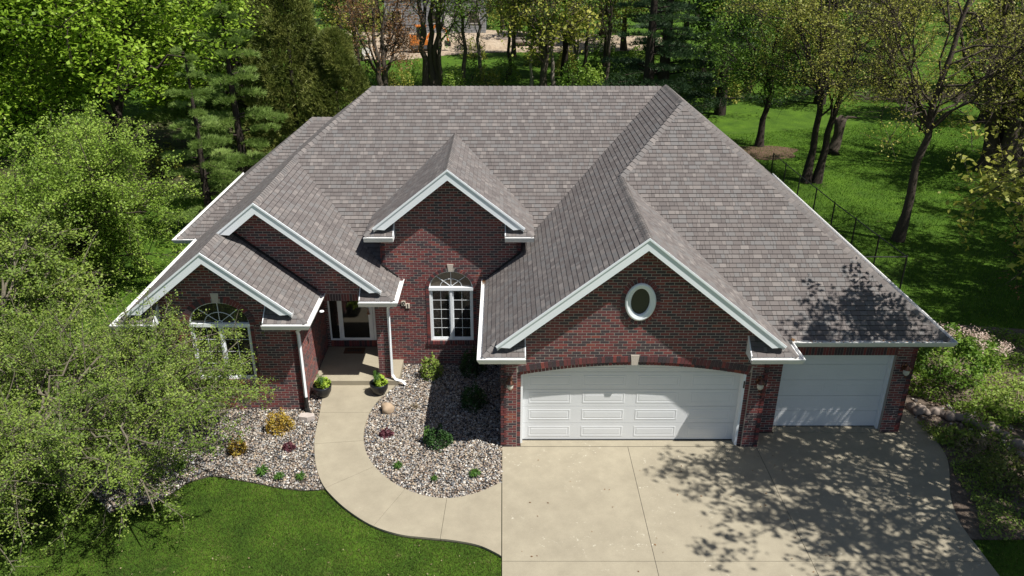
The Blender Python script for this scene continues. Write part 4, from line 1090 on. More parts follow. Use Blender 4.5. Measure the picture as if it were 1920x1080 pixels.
def make_pine(seed, H, R, z0, tr, mat_='needle', levels=11, per=6, k=11, L=.24, w=.010, droop=.1, flat=.35, tuftn=70):
    rg = np.random.default_rng(seed); lines = [(np.array([(0, 0, -.05), (0.05, 0, H*.3), (0, .06, H*.65), (0, 0, H)]), np.array([tr*1.3, tr*.85, tr*.5, .03]))]
    P, D, C = [], [], []
    for lv in range(levels):
        t = lv/(levels-1); z = z0+(H-z0)*t; rl = R*(1-t*.9)**.75
        for b_ in range(per):
            ph = rg.uniform(0, 2*pi); r = rl*rg.uniform(.6, 1.1); a = np.array([0, 0, z+rg.uniform(-.3, .3)]); e = a+np.array([r*cos(ph), r*sin(ph), r*(.12-droop)])
            Q = bez(a, (a+e)/2+np.array([0, 0, .10*r]), e, 7); lines.append((Q, np.linspace(.05*R/3, .008, 7)))
            nn = int(tuftn*r/R)+8; u = rg.uniform(.25, 1.02, nn); wd = (.55*r*(1-.55*np.abs(u-.65)/.4)).clip(.1)*.55
            side = np.array([-sin(ph), cos(ph), 0]); base = a[None]*(1-u[:, None])+e[None]*u[:, None]; base[:, 2] += .20*r*u*(1-u)*2*.5
            off = rg.uniform(-1, 1, nn)*wd; pts = base+side*off[:, None]; pts[:, 2] += rg.uniform(-.05, flat*.35, nn)-np.abs(off)*.12
            dd = np.array([cos(ph), sin(ph), .75])[None]*np.ones((nn, 1))+side*np.sign(off)[:, None]*.5
            P.append(pts); D.append(dd); C.append(np.full(nn, rg.uniform(.3, .8)))
    P = np.vstack(P); D = np.vstack(D); C = np.concatenate(C); V, F = needle_tufts(P, D, rg, k, L, w)
    v = np.clip(np.repeat(C, k)+rg.uniform(-.25, .25, len(F)), 0, 1)
    tv, tf = tubes_np(lines); return npmesh('trunk', tv, tf, np.full(len(tf), .5), M['bark_dark'], True), npmesh('crown', V, F, v, M[mat_])
def make_cedar(seed, H, R, n=8500, mat_='cedar', k=8, L=.22, w=.018, z0=.3):
    rg = np.random.default_rng(seed); z = z0+(H-z0)*rg.random(n)**.8; t = (z-z0)/(H-z0)
    env = R*np.sqrt(np.clip(1-t**1.6, .01, 1)); ph = rg.uniform(0, 2*pi, n)
    lump = 1+.16*np.sin(ph*3+z*1.3)+.14*np.sin(ph*5-z*2.1+1)+.12*np.sin(z*3.3+ph*2)
    r = env*lump*rg.uniform(.55, 1.0, n)**.6
    P = np.stack([r*np.cos(ph), r*np.sin(ph), z], 1); D = np.stack([np.cos(ph)*.7, np.sin(ph)*.7, np.full(n, .9)], 1)
    V, F = needle_tufts(P, D, rg, k, L, w); c = np.clip(.5+.3*np.sin(ph*4+z*2)+rg.uniform(-.2, .2, n), 0, 1); v = np.clip(np.repeat(c, k)+rg.uniform(-.2, .2, len(F)), 0, 1)
    tv, tf = tubes_np([(np.array([(0, 0, -.05), (0, .05, H*.5), (0, 0, H*.95)]), np.array([.16, .1, .02]))])
    return npmesh('trunk', tv, tf, np.full(len(tf), .5), M['bark_dark'], True), npmesh('crown', V, F, v, M[mat_])
def plant_tree(name, meshes, loc, label, cat='tree', group=None, rz=0, sc=1):
    r = empty(name, (loc[0], loc[1], loc[2] if len(loc) > 2 else 0), rz); r.scale = (sc, sc, sc) if not hasattr(sc, '__len__') else sc
    tag(r, label, cat, group); link('trunk', meshes[0], r); link('crown', meshes[1], r); return r

# big spreading tree in front of the bay window
crab = make_tree(11, 2.95, 3.9, .5, .16, stems=((.6, .1), (-.5, .5), (-.2, -.7)), nl=16, nb=12, nt=9, leaf=.048, per=28, lmat='leaf_olive', bark='bark_twig', shape='umbrella', tl=.42, jit=.05, updir=.8, lr=.3)
plant_tree('crabapple_tree', crab, (-9.45, -1.25), 'wide low twiggy olive-green tree spreading over the rock bed before the bay window', 'tree')
yg = make_tree(12, 5.6, 3.4, .5, .14, stems=((.7, .3), (-.6, .4), (0, -.7)), nl=15, nb=11, nt=9, leaf=.075, per=25, lmat='leaf_yg', bark='bark', tl=.45, jit=.09, updir=.6)
plant_tree('ornamental_tree', yg, (-13.6, 8.2), 'rounded yellow-green twiggy tree left of the house, behind the low spreading tree', 'tree')
ol = make_tree(13, 4.2, 2.9, .5, .11, stems=((.6, .3), (-.6, -.3)), nl=14, nb=10, nt=8, leaf=.075, per=20, lmat='leaf_olive', bark='bark_twig', tl=.42, jit=.07, updir=.7)
plant_tree('ornamental_tree', ol, (-13.6, 3.0), 'hazy olive-green twiggy tree at the left edge below the yellow-green one', 'tree', sc=1.05)
maple = make_tree(21, 12.5, 4.6, 3.2, .26, nl=26, nb=9, nt=7, leaf=.19, per=17, lmat='leaf_maple', bark='bark_dark', tl=.8, jit=.22, updir=.9)
maple2 = make_tree(22, 10.5, 4.3, 2.6, .22, nl=24, nb=9, nt=7, leaf=.19, per=17, lmat='leaf_maple', bark='bark_dark', tl=.8, jit=.22, updir=.9)
gm_ = 'bright green maples left of the house'
plant_tree('maple_tree', maple, (-15.8, 17.0), 'tall bright green maple on a dark trunk, middle of the left woods', 'tree', gm_)
plant_tree('maple_tree', maple2, (-20.5, 14.5), 'bright green maple at the left edge behind the rounded yellow-green tree', 'tree', gm_, 1.3)
plant_tree('maple_tree', maple2, (-23.5, 24.5), 'bright green maple in the top left corner by the white house glimpse', 'tree', gm_, 2.5, 1.15)
plant_tree('maple_tree', maple, (-15.4, 24.6), 'bright green maple leaning over twin dark trunks left of the pine boughs', 'tree', gm_, 2.2, .82)
wp = make_pine(31, 15, 4.4, 1.4, .34, levels=13, per=5, tuftn=150, k=12, L=.34, w=.016)
wp2 = make_pine(32, 12, 3.8, 1.0, .28, levels=11, per=5, tuftn=140, k=12, L=.32, w=.016)
gp_ = 'white pines behind the left corner of the house'
plant_tree('pine_tree', wp, (-13.2, 24.5), 'tall soft green pine with flat layered boughs behind the left hip roof', 'tree', gp_)
plant_tree('pine_tree', wp2, (-11.0, 17.2), 'smaller soft green pine with low boughs close to the left roof edge', 'tree', gp_, 1.0, .74)
plant_tree('pine_tree', wp2, (-11.4, 13.8), 'smallest soft green pine nearest the left gutter, in front of the others', 'tree', gp_, 4.0, .58)
plant_tree('pine_tree', wp, (-15.8, 27.8), 'tall pine with bare grey trunk standing left of the layered pine', 'tree', gp_, 2.0, 1.1)
ce = make_cedar(41, 9.5, 2.3); ce2 = make_cedar(42, 7.0, 1.9)
gc_ = 'olive cedars behind the main ridge left end'
plant_tree('cedar_tree', ce, (-9.8, 22.0), 'tall dense dark olive cedar rising behind the left hip of the roof', 'tree', gc_)
plant_tree('cedar_tree', ce2, (-7.6, 21.2), 'shorter olive cedar whose tip meets the left end of the main ridge', 'tree', gc_, 1)
plant_tree('cedar_tree', ce2, (-11.6, 26.5), 'dark olive cedar half hidden behind the tall one', 'tree', gc_, 2, 1.25)
# back yard, centre: multi-stem trunks, saplings
ms = make_tree(51, 15, 4.2, 5, .27, stems=((.9, .2), (-.8, .3), (2.2, -.4)), nl=8, nb=7, nt=6, leaf=.14, per=7, lmat='leaf_spring', bark='bark', tl=.9, jit=.25, bare=.45)
plant_tree('multi_stem_tree', ms, (-5.6, 45.5), 'many trunked pale barked tree left of centre behind the ridge', 'tree')
rs = make_tree(52, 9, 3.0, 2.0, .26, stems=((.2, .1), (-.6, .3)), nl=10, nb=8, nt=6, leaf=.14, per=9, lmat='leaf_rust', bark='bark', tl=.8, jit=.2, bare=.3)
plant_tree('budding_tree', rs, (-8.2, 40.5), 'rust-orange budding tree with leaning trunk behind the left end of the ridge', 'tree')
sp = [make_tree(60+i, 13, 2.7, 1.8, .15, nl=14, nb=6, nt=6, leaf=.15, per=8, lmat='leaf_oak', bark='bark', tl=.8, jit=.25, bare=.25, fork=.3) for i in range(2)]
sp.append(make_tree(63, 12, 2.6, 3, .13, nl=12, nb=6, nt=5, leaf=.13, per=5, lmat='leaf_spring', bark='bark_pale', tl=.8, jit=.25, bare=.5, fork=.4))
gs = 'slender trees in the back yard behind the ridge'
for (px, py, k, s, lb) in ((825, 168, 0, 1., 'slender dark trunk with fresh green leaves just right of the many trunked tree'), (868, 168, 1, 1.05, 'slender green-leaved tree, second right of the many trunked tree'),
                           (995, 172, 2, .9, 'thin pale sapling trunk behind the middle of the ridge'), (1020, 172, 1, 1., 'dark slender tree right beside the thin pale sapling'),
                           (1040, 170, 2, 1.05, 'two toned slender tree, last of the trunk row behind the ridge'), (905, 150, 2, 1.1, 'thin half-bare tree between the green trunks and the pale sapling'), (955, 140, 0, .95, 'farther slim green tree left of the pale sapling'), (1100, 150, 1, 1., 'slim green tree right of the trunk row'), (1138, 170, 0, .95, 'green-leaved tree with broken hanging branch near the right end of the ridge')):
    q = gp(px, py); plant_tree('slender_tree', sp[k], q, lb, 'tree', gs, px*.37, s)
pk = make_tree(70, 7, 2.8, .6, .12, stems=((.4, 0), (-.4, .2)), nl=8, nb=7, nt=6, leaf=.10, per=7, lmat='leaf_pink', bark='bark_pale', tl=.7, jit=.2, bare=.4)
q = gp(1080, 110); plant_tree('budding_tree', pk, q, 'pinkish brown budding small tree behind the slender trunk row', 'tree')
# dark conifers right of the ridge
dp = make_pine(33, 14, 3.6, .8, .32, mat_='needle_dark', levels=13, per=6, tuftn=85, k=10, L=.30, w=.016)
gd = 'dark pines behind the right end of the ridge'
for (x, y, s, lb) in ((9.3, 36, 1., 'dark green pine directly behind the right peak of the roof'), (14.2, 36.5, .95, 'dark green pine right of the roof peak with a black trunk'), (12.0, 45, 1.15, 'farther dark pine between the two near the roof peak')):
    plant_tree('dark_pine_tree', dp, (x, y), lb, 'tree', gd, x, s)
# right yard
twin = make_tree(81, 12.5, 4.8, 3.4, .18, stems=((.0, .2), (2.0, .3)), nl=15, nb=8, nt=7, leaf=.095, per=19, lr=.28, lmat='leaf_spring', bark='bark_dark', tl=.8, jit=.16, bare=.25)
plant_tree('twin_trunk_tree', twin, gp(1512, 342), 'twin trunked spring-green tree at the far end of the black fence', 'tree')
sm = make_tree(82, 9.5, 3.6, 2.4, .18, nl=20, nb=9, nt=7, leaf=.13, per=15, lr=.3, lmat='leaf_oak', bark='bark_dark', tl=.8, jit=.18, bare=.1)
plant_tree('yard_tree', sm, gp(1423, 274), 'green-leaved tree standing in the red mulch ring behind the fence', 'tree')
ta = make_tree(83, 13.0, 4.8, 4.2, .17, lean=(1.0, .1), nl=26, nb=8, nt=6, leaf=.085, per=16, lmat='leaf_spring', bark='bark', tl=.9, jit=.17, bare=.3, lr=.28, fork=1.05)
plant_tree('bare_limbed_tree', ta, gp(1683, 450), 'nearest leaning tree on the right lawn, sparse leaves, outside the fence', 'tree')
bg_ = make_tree(84, 12.5, 6.2, 3.0, .42, stems=((1.8, 0), (-1.7, .4), (.2, -1.2), (3.6, -.5), (.5, 1.5)), nl=8, nb=8, nt=7, leaf=.13, per=13, lmat='leaf_spring', bark='bark', tl=.9, jit=.18, bare=.25, lr=.3)
plant_tree('multi_stem_tree', bg_, gp(1868, 322), 'massive many limbed tree at the right edge of the back lawn', 'tree')
# stump
q = gp(1562, 288); mb = MB(); mb.tube([(0, 0, -.05), (.0, 0, .3), (.1, 0, 1.1), (.08, 0, 1.75), (.25, 0, 2.0)], [.42, .30, .24, .30, .20], 10); mb.tube([(.1, 0, 1.7), (.5, .1, 1.95), (1.2, .2, 1.9)], [.12, .09, .03], 6); mb.tube([(.1, 0, 1.75), (-.4, .1, 2.0)], [.12, .05], 6)
o = mb.build('tree_stump', M['bark'], None, True, q); tag(o, 'tall broken stump with stub branches on the back lawn', 'stump')
# tree outside the frame whose shade falls on the driveway
sh = make_tree(85, 11.0, 5.0, 4.2, .26, nl=32, nb=10, nt=7, leaf=.14, per=19, lmat='leaf_spring', bark='bark', tl=.8, jit=.12, bare=.08)
plant_tree('shade_tree', sh, (13.5, -3.6), 'spring-leaved tree right of the driveway, casting the dappled shade on the concrete', 'tree')
gsh = 'trees right of the view shading the back lawn'
for (x, y, r_, s_, lb) in ((21.6, 5.4, 1, 1.0, 'spring tree out past the right edge, nearest the mulch bed'), (23.9, 7.6, 3.3, 1.1, 'spring tree out past the right edge, between the mulch bed and the back lawn'), (28.0, 13.5, 2.2, 1.1, 'spring tree out past the right edge, beside the back lawn')):
    plant_tree('shade_tree', sh, (x, y), lb, 'tree', gsh, r_, s_)
# right edge rusty twigs
ru = make_tree(86, 4.6, 1.9, .7, .08, stems=((.4, 0), (-.3, .2)), nl=7, nb=6, nt=5, leaf=.075, per=7, lmat='leaf_rust', bark='bark_dark', tl=.5, jit=.08, bare=.3)
plant_tree('rust_budded_tree', ru, (16.9, 6.6), 'small rust-orange budded tree at the right edge beyond the dried flower shrub', 'tree')

# far woods, each with its own trunk and crown
gf = 'far woods behind the back yards'
far = [make_tree(90, 15, 4.5, 3.0, .28, nl=20, nb=7, nt=6, leaf=.30, per=13, lmat='leaf_oak', bark='bark_dark', tl=1, jit=.4, bare=.2),
       make_tree(91, 14, 4.2, 3.2, .26, nl=20, nb=7, nt=6, leaf=.26, per=12, lmat='leaf_spring', bark='bark', tl=1, jit=.4, bare=.35), dp]
rf = random.Random(5); kinds = ('leafy green', 'pale half-leaved', 'dark evergreen')
spots = []
for (x, y) in ((-33, 33), (-28, 40), (-38, 26), (-22, 37), (-30, 22), (-18.5, 44), (-12, 52), (-25, 55), (-35, 60), (-44, 44), (-16, 66), (1, 62), (7, 70), (14, 62), (20, 54), (18, 44), (26, 60), (22, 40), (29, 47), (34, 56), (38, 42), (30, 34), (40, 66), (46, 54), (52, 62), (0, 84), (10, 92), (22, 84), (34, 82), (-30, 80), (-45, 75), (48, 88), (60, 76), (-2, 104), (16, 112), (34, 108), (-28, 100), (-50, 104), (58, 104), (70, 96), (5, 50), (9, 56), (-40, 34), (-27, 30), (3, 44), (16, 50), (11, 76), (-6, 90), (-16, 90), (24, 50), (33, 68), (44, 44), (27, 74), (42, 78), (56, 64), (12, 66), (-24, 46), (-31, 50), (64, 90), (26, 96), (46, 100)):
    spots.append((x, y))
NTH = ('leftmost', 'second from the left', 'third from the left', 'fourth from the left', 'fifth from the left', 'sixth from the left', 'seventh from the left', 'eighth from the left', 'ninth from the left', 'tenth from the left', 'eleventh from the left', 'twelfth from the left', 'thirteenth from the left', 'fourteenth from the left')
grp = {}
for (x, y) in spots:
    k = 2 if (x < -15 and rf.random() < .35) or (10 < x < 24 and rf.random() < .5) else rf.choice((0, 1)) if x < 15 else rf.choice((0, 1, 1))
    row = 'nearer' if y < 50 else 'middle' if y < 80 else 'farthest'
    grp.setdefault((row, k), []).append((x/(y+25), x, y))
for (row, k), L_ in grp.items():
    for i, (_, x, y) in enumerate(sorted(L_)):
        plant_tree('woodland_tree', far[k], (x, y), f'{kinds[k]} tree, {NTH[min(i, 13)]} of its kind, {row} row of woods', 'tree', f'{kinds[k]} trees in the {row} row of the background woods', rf.uniform(0, 6), rf.uniform(.8, 1.15))

# low shrubs and plants
def shrub_mesh(seed, rx, ry, h, n, leaf, lm, z0=0., stems=7, up=.5, aspect=.6, bark='bark'):
    rg = np.random.default_rng(seed); ph = rg.uniform(0, 2*pi, n); cz = rg.random(n); rr = np.sqrt(1-cz**2*.9)*rg.uniform(.45, 1, n)**.5
    lump = 1+.16*np.sin(ph*3+cz*4)+.12*np.sin(ph*5+2)
    P = np.stack([rx*rr*lump*np.cos(ph), ry*rr*lump*np.sin(ph), z0+(h-z0)*cz*lump], 1)
    V, F, v = leaves_np(P, leaf, rg, updir=up, val=.5+.25*np.sin(ph*4+cz*5), spread=.3, aspect=aspect)
    L = []
    for i in range(stems):
        a = rg.uniform(0, 2*pi); r = rg.uniform(.3, .85); e = np.array([rx*r*cos(a), ry*r*sin(a), h*rg.uniform(.6, .9)]); L.append((bez(np.array([0, 0, -.02]), e*np.array([.4, .4, .6]), e, 5), np.linspace(.014, .004, 5)))
    tv, tf = tubes_np(L)
    return npmesh('stems', tv, tf, np.full(len(tf), .5), M[bark]), npmesh('foliage', V, F, v, M[lm])
def plant(name, ms, loc, label, cat='shrub', group=None, sc=1, rz=0):
    r = empty(name, (loc[0], loc[1], 0), rz); r.scale = (sc,)*3; tag(r, label, cat, group); link('stems', ms[0], r); link('foliage', ms[1], r); return r
def at(px, py): return gp(px, py)
plant('golden_shrub', shrub_mesh(1, .33, .30, .46, 1500, .05, 'leaf_gold'), at(525, 806), 'larger golden-yellow shrub below the bay wall near the flat stone')
plant('golden_shrub', shrub_mesh(2, .22, .2, .34, 700, .05, 'leaf_gold'), at(447, 848), 'smaller golden-yellow shrub half under the twiggy tree', sc=1)
plant('purple_plant', shrub_mesh(3, .15, .13, .15, 420, .055, 'leaf_purple', stems=3), at(542, 842), 'purple-leaved plant left of the walk', 'plant')
plant('purple_plant', shrub_mesh(4, .17, .14, .16, 480, .055, 'leaf_purple', stems=3), at(724, 817), 'purple-leaved plant right of the walk below the boulder', 'plant')
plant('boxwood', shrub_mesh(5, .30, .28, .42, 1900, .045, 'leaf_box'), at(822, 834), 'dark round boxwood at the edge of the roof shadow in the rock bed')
plant('bright_shrub', shrub_mesh(6, .12, .12, .38, 300, .055, 'leaf_green', stems=4), at(803, 830), 'bright green sprig against the left side of the dark boxwood', 'plant')
plant('azalea_shrub', shrub_mesh(7, .30, .28, .55, 1100, .06, 'leaf_olive', stems=12), at(808, 706), 'open leafy shrub against the entry wall below the arched window')
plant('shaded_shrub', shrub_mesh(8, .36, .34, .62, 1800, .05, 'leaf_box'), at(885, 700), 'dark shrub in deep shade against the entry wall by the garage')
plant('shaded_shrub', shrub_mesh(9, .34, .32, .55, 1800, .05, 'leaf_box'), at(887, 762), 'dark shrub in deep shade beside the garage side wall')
plant('dry_plant', shrub_mesh(10, .14, .12, .14, 160, .06, 'straw', stems=8, aspect=.15), at(778, 766), 'small dry brown twiggy plant in the rock bed', 'plant')
def grass_tuft(seed, n, h, r, lm, w=.012):
    rg = np.random.default_rng(seed); ph = rg.uniform(0, 2*pi, n); b = rg.uniform(0, .3*r, n); e = rg.uniform(.4, 1, n)*r; hh = h*rg.uniform(.5, 1, n)
    V = []; 
    for i in range(n):
        c, s = cos(ph[i]), sin(ph[i]); p0 = np.array([b[i]*c, b[i]*s, 0]); p1 = np.array([(b[i]+e[i]*.45)*c, (b[i]+e[i]*.45)*s, hh[i]]); p2 = np.array([(b[i]+e[i])*c, (b[i]+e[i])*s, hh[i]*.8]); sd = np.array([-s, c, 0])*w
        V += [p0-sd, p0+sd, p1+sd, p1-sd, p1-sd, p1+sd, p2+sd*.2, p2-sd*.2]
    F = np.arange(len(V)).reshape(-1, 4); v = np.repeat(rg.uniform(.1, .95, n), 2); return npmesh('blades', np.array(V), F, v, M[lm])
gt = 'small green perennials in the rock beds'
tm = [grass_tuft(i, 70, .16, .17, 'leaf_green') for i in range(2)]
for (px, py, s, lb) in ((493, 890, 1.1, 'bright green tuft left of the walk, largest of the three by the lawn edge'), (524, 898, .75, 'small green tuft between the larger two by the lawn edge'), (565, 899, .85, 'green tuft nearest the walk by the lawn edge'),
                        (747, 878, .8, 'green clump in the rock bed nearest the curve of the walk'), (815, 901, .6, 'smallest green clump in the middle of the rock bed'), (890, 893, .85, 'green clump nearest the driveway in the rock bed'),
                        (340, 880, .9, 'green clump in dappled shade under the twiggy tree'), (303, 893, .7, 'small clump in shade near the trunk of the twiggy tree'), (308, 852, .7, 'green clump just right of the twiggy tree trunk')):
    q = at(px, py); o = link('green_perennial', tm[px % 2]); o.location = (q[0], q[1], .02); o.scale = (s,)*3; tag(o, lb, 'plant', gt)
# planters
pot = MB(); pot.lathe([(.0, .0), (.11, .0), (.17, .05), (.225, .16), (.24, .27), (.245, .33), (.225, .33), (.22, .28), (0, .28)], k=24); potm = pot.mesh('pot', M['blackpot'], True)
fo1 = shrub_mesh(21, .20, .17, .20, 420, .075, 'leaf_lime', stems=3, up=.9)[1]; sp1 = grass_tuft(22, 60, .42, .16, 'leaf_green', .006)
fl1 = shrub_mesh(23, .16, .14, .22, 60, .05, 'dryhead', stems=3, up=.9)[1]
for (px, py, lb) in ((606, 744, 'black bowl planter of lime foliage at the left end of the porch step'), (712, 740, 'black bowl planter of lime foliage in front of the brick porch post')):
    q = at(px, py); r = empty('planter', (q[0], q[1], .045 if px > 650 else .03)); tag(r, lb, 'planter', 'planters at the porch step'); r.rotation_euler.z = px
    link('pot', potm, r); o = link('lime_foliage', fo1, r); o.location = (0, -.05, .28); o = link('spiky_grass', sp1, r); o.location = (0, .06, .28)

# mulch bed on the right and its plants
mul = [(dr_x(y)+.01, y) for y in np.linspace(y_end*0-3.1, 1.95, 20)]+[(10.3, 2.6), (9.7, 4.5), (13, 6.5), (16, 6), (17, 1), (16, -3.1)]
tag(sheet('mulch_bed', mul, -.03, .006, M['brownmulch']), kind='structure')
# dried hydrangea
hy = shrub_mesh(31, 1.25, 1.0, 1.45, 3800, .095, 'leaf_oak', z0=.55, stems=16); r = plant('hydrangea_shrub', hy, (11.75, 2.75), 'leafy green shrub with dried pinkish flower heads beside the right garage pier')
rg = np.random.default_rng(8)
for i in range(24):
    a = rg.uniform(-1.2, 2.6); rr = rg.uniform(.35, 1.2); V, F, v = leaves_np(rg.normal(size=(60, 3))*np.array([.085, .085, .055]), .05, rg, updir=.6)
    o = link('flower_head', npmesh('flower_head', V, F, v, M['dryhead']), r); o['kind'] = 'stuff'; o.location = (rr*cos(a)+.25, rr*sin(a)*.8, 1.52-.30*rr+rg.uniform(-.03, .12))
pl_ = []
for i, (x, y, sx, h, lm, lb) in enumerate(((13.1, 1.6, .9, .45, 'leaf_olive', 'low olive groundcover shrub just past the hydrangea'), (12.0, 1.1, .8, .4, 'leaf_yg', 'light green low shrub behind the edging stones'), (13.4, .5, .9, .42, 'leaf_green', 'green low shrub at the right edge above the stones'),
                                           (14.6, 2.2, 1., .5, 'leaf_yg', 'pale green low mound at the far right of the bed'), (11.2, -1.3, .85, .5, 'cedar', 'dark spreading juniper on the mulch beside the driveway bend'), (12.5, -1.7, .8, .45, 'leaf_oak', 'green juniper mound at the right edge of the mulch'), (10.75, .25, .45, .3, 'leaf_olive', 'sparse brownish shrub at the driveway edge below the stones'),
                                           (11.0, .0, .5, .22, 'straw', 'patch of dry straw stalks on the brown mulch'), (12.4, -.5, .6, .25, 'straw', 'dry straw clump right of the edging stones'), (14.0, .9, .8, .35, 'straw', 'dry tan stems among the low shrubs at right'))):
    plant('low_shrub', shrub_mesh(40+i, sx, sx*.8, h, int(1500*sx), .07 if lm != 'straw' else .14, lm, stems=8, aspect=.6 if lm != 'straw' else .08), (x, y), lb)
ORD = ('first', 'second', 'third', 'fourth', 'fifth', 'sixth', 'seventh', 'eighth', 'ninth', 'tenth', 'eleventh', 'twelfth', 'thirteenth', 'fourteenth', 'fifteenth', 'sixteenth')
es = [(1708, 768), (1722, 774), (1737, 776), (1752, 776), (1766, 780), (1780, 786), (1795, 787), (1810, 790), (1824, 797), (1840, 803), (1856, 806), (1868, 812), (1884, 822), (1896, 832), (1910, 842), (1915, 858)]
for i, (px, py) in enumerate(es):
    q = at(px, py); rr = rg.uniform(.09, .17)
    rock('edging_stone', (q[0], q[1], 0), (rr*1.2, rr, rr*.8), M['rubble'], 'grey edging stone, '+ORD[i]+' from the garage pier in the row right of the driveway', 'stone', 60+i, 1, group='edging stones right of the driveway')
rg2 = np.random.default_rng(21)
for nm, pol, n_, hh, lf_, lm, lb in (('ground_cover', [(10.6, 2.3), (12.2, .9), (14.2, -.6), (17.5, -1), (18, 5), (14, 6), (10.6, 4.6)], 26000, .34, .07, 'leaf_yg', 'yellow-green leafy ground cover on the slope behind the edging stones'),
                                   ('ground_cover', [(10.25, 1.0), (10.2, -.6), (9.95, -2.2), (9.6, -3.1), (11, -3.3), (14.5, -3.3), (14.5, -1), (12, .4)], 14000, .2, .06, 'leaf_olive', 'sparse dark olive ground cover between the driveway and the edging stones'),
                                   ('dry_stalks', [(11, 2), (13, .6), (16, 0), (16, 4), (12, 3)], 2600, .4, .16, 'straw', 'tan dry stalks standing through the ground cover at right')):
    X, Y = scatter(pol, n_, rg2); dn_ = np.sin(X*2.3+Y)*np.sin(Y*3.1-X)+rg2.uniform(-.6, 1, len(X)); k = dn_ > -.25; X, Y, dn_ = X[k], Y[k], dn_[k]
    Z = hh*rg2.random(len(X))*np.clip(.6+.5*np.sin(X*3.3)*np.cos(Y*2.7), .15, 1.2)+.02
    V, F, v = leaves_np(np.stack([X, Y, Z], 1), lf_, rg2, updir=.6 if lm != 'straw' else -.2, val=.5+.2*np.sin(X*2), spread=.3, aspect=.6 if lm != 'straw' else .07)
    tag(link(nm, npmesh(nm, V, F, v, M[lm])), lb, 'ground cover', kind='stuff')
V, F, A_ = pebbles([(10.0, 1.9), (10.4, 1.0), (12.5, -.6), (12.9, -.3), (12.6, 1), (11, 2.2)], 60, .02, .06, rg)
tag(link('loose_stones', npmesh('loose_stones', V, F, A_, M['river'])), 'small loose stones scattered on the brown mulch', 'stones', kind='stuff')

# red mulch ring, wood floor, dirt
def blob(cx, cy, rx, ry, n=40, seed=0, amp=.12):
    r = random.Random(seed); ph = [r.uniform(0, 6) for _ in range(4)]
    return [(cx+rx*cos(a)*(1+amp*sin(3*a+ph[0])+amp*.6*sin(5*a+ph[1])), cy+ry*sin(a)*(1+amp*sin(3*a+ph[0])+amp*.6*sin(7*a+ph[2]))) for a in [2*pi*i/n for i in range(n)]]
q = gp(1423, 285); tag(sheet('red_mulch', blob(q[0], q[1], 2.2, 1.4, 40, 2), -.03, .004, M['redmulch']), kind='structure')
tag(sheet('wood_floor', blob(-19, 27, 10.5, 9, 60, 3, .10), -.03, .003, M['litter']), kind='structure')
q = gp(800, 92)
tag(sheet('bare_dirt', [gp(560, 100), gp(640, 114), gp(760, 112), gp(840, 103), gp(930, 98), gp(1100, 98), gp(1260, 92), gp(1260, 70), gp(1000, 60), gp(780, 50), gp(560, 62)], -.03, .01, M['dirt']), kind='structure')
nx, ny = 60, 20; X, Y = np.meshgrid(np.linspace(0, 1, nx), np.linspace(0, 1, ny)); rg = np.random.default_rng(4)
Z = sum(np.abs(np.sin(X*rg.uniform(5, 30)+Y*rg.uniform(3, 14)+rg.uniform(0, 6)))*rg.uniform(.05, .28) for _ in range(9))*np.sin(pi*X)**.4*np.sin(pi*Y)**.6
V = np.stack([-18+22*X, 67+8*Y, Z*.9], -1).reshape(-1, 3); i = np.arange(ny-1)[:, None]*nx+np.arange(nx-1)[None]; F = np.stack([i, i+1, i+nx+1, i+nx], -1).reshape(-1, 4)
tag(link('dirt_mound', npmesh('dirt_mound', V, F, np.full(len(F), .5), M['dirt'])), 'heaped tan and brown soil at the building site behind the ridge', 'soil mound', kind='structure')

# far houses
def far_house(x0, x1, y, h, label, mname='siding', dp_=9):
    r = empty('neighbour_house', ((x0+x1)/2, y, 0)); tag(r, label, 'house'); cx = (x0+x1)/2
    mb = MB(); k = int(h/.3)
    mb.bx(x0-cx, x1-cx, 0, dp_, 0, h)
    for i in range(k): mb.bx(x0-cx-.01, x1-cx+.01, -.03, -.0, i*.3+.02, i*.3+.28)
    mb.build('wall', M[mname], r)
    mb = MB(); w2 = (x1-x0)/2+.5
    mb.prism([(-w2, -.6, h), (w2, -.6, h), (w2, dp_/2, h+3), (-w2, dp_/2, h+3)], [(-w2, -.6, h-.15), (w2, -.6, h-.15), (w2, dp_/2, h+2.85), (-w2, dp_/2, h+2.85)]); mb.build('roof', M['farroof'], r)
    for j, wx in enumerate(np.linspace(x0-cx+1.3, x1-cx-1.3, max(2, int((x1-x0)/3)))):
        for zz in ((1.1,) if h < 4 else (1.1, 3.6)):
            mb = MB(); mb.bx(wx-.55, wx+.55, -.07, -.04, zz, zz+1.3); w = mb.build('window', M['glass'], r); mb = MB(); 
            for a in ((wx-.62, wx-.55, zz-.07, zz+1.37), (wx+.55, wx+.62, zz-.07, zz+1.37), (wx-.55, wx+.55, zz-.07, zz), (wx-.55, wx+.55, zz+1.3, zz+1.37)): mb.bx(a[0], a[1], -.09, -.04, a[2], a[3])
            mb.build('window_frame', M['farwhite'], w)
    return r
r = far_house(-13.5, -2.0, 80, 5.6, 'grey sided neighbour house seen between trunks beyond the dirt')
mb = MB(); mb.box((1.6, -.12, 1.1), (1.1, .08, 2.2)); mb.build('door', M['farwhite'], r)
mb = MB()
for i in range(9): mb.bx(-5.4+i*.45, -5.36+i*.45, -2.6, -2.56, 0, 1.1)
mb.bx(-5.4, -1.75, -2.62, -2.54, 1.1, 1.16); mb.build('railing', M['blackmetal'], r)
far_house(-62, -50, 78, 4.6, 'pale house glimpsed through leaves in the top left corner', 'farwhite')
far_house(44, 58, 112, 4.2, 'low pale house glimpsed at the top behind the right lawn trees', 'farwhite')
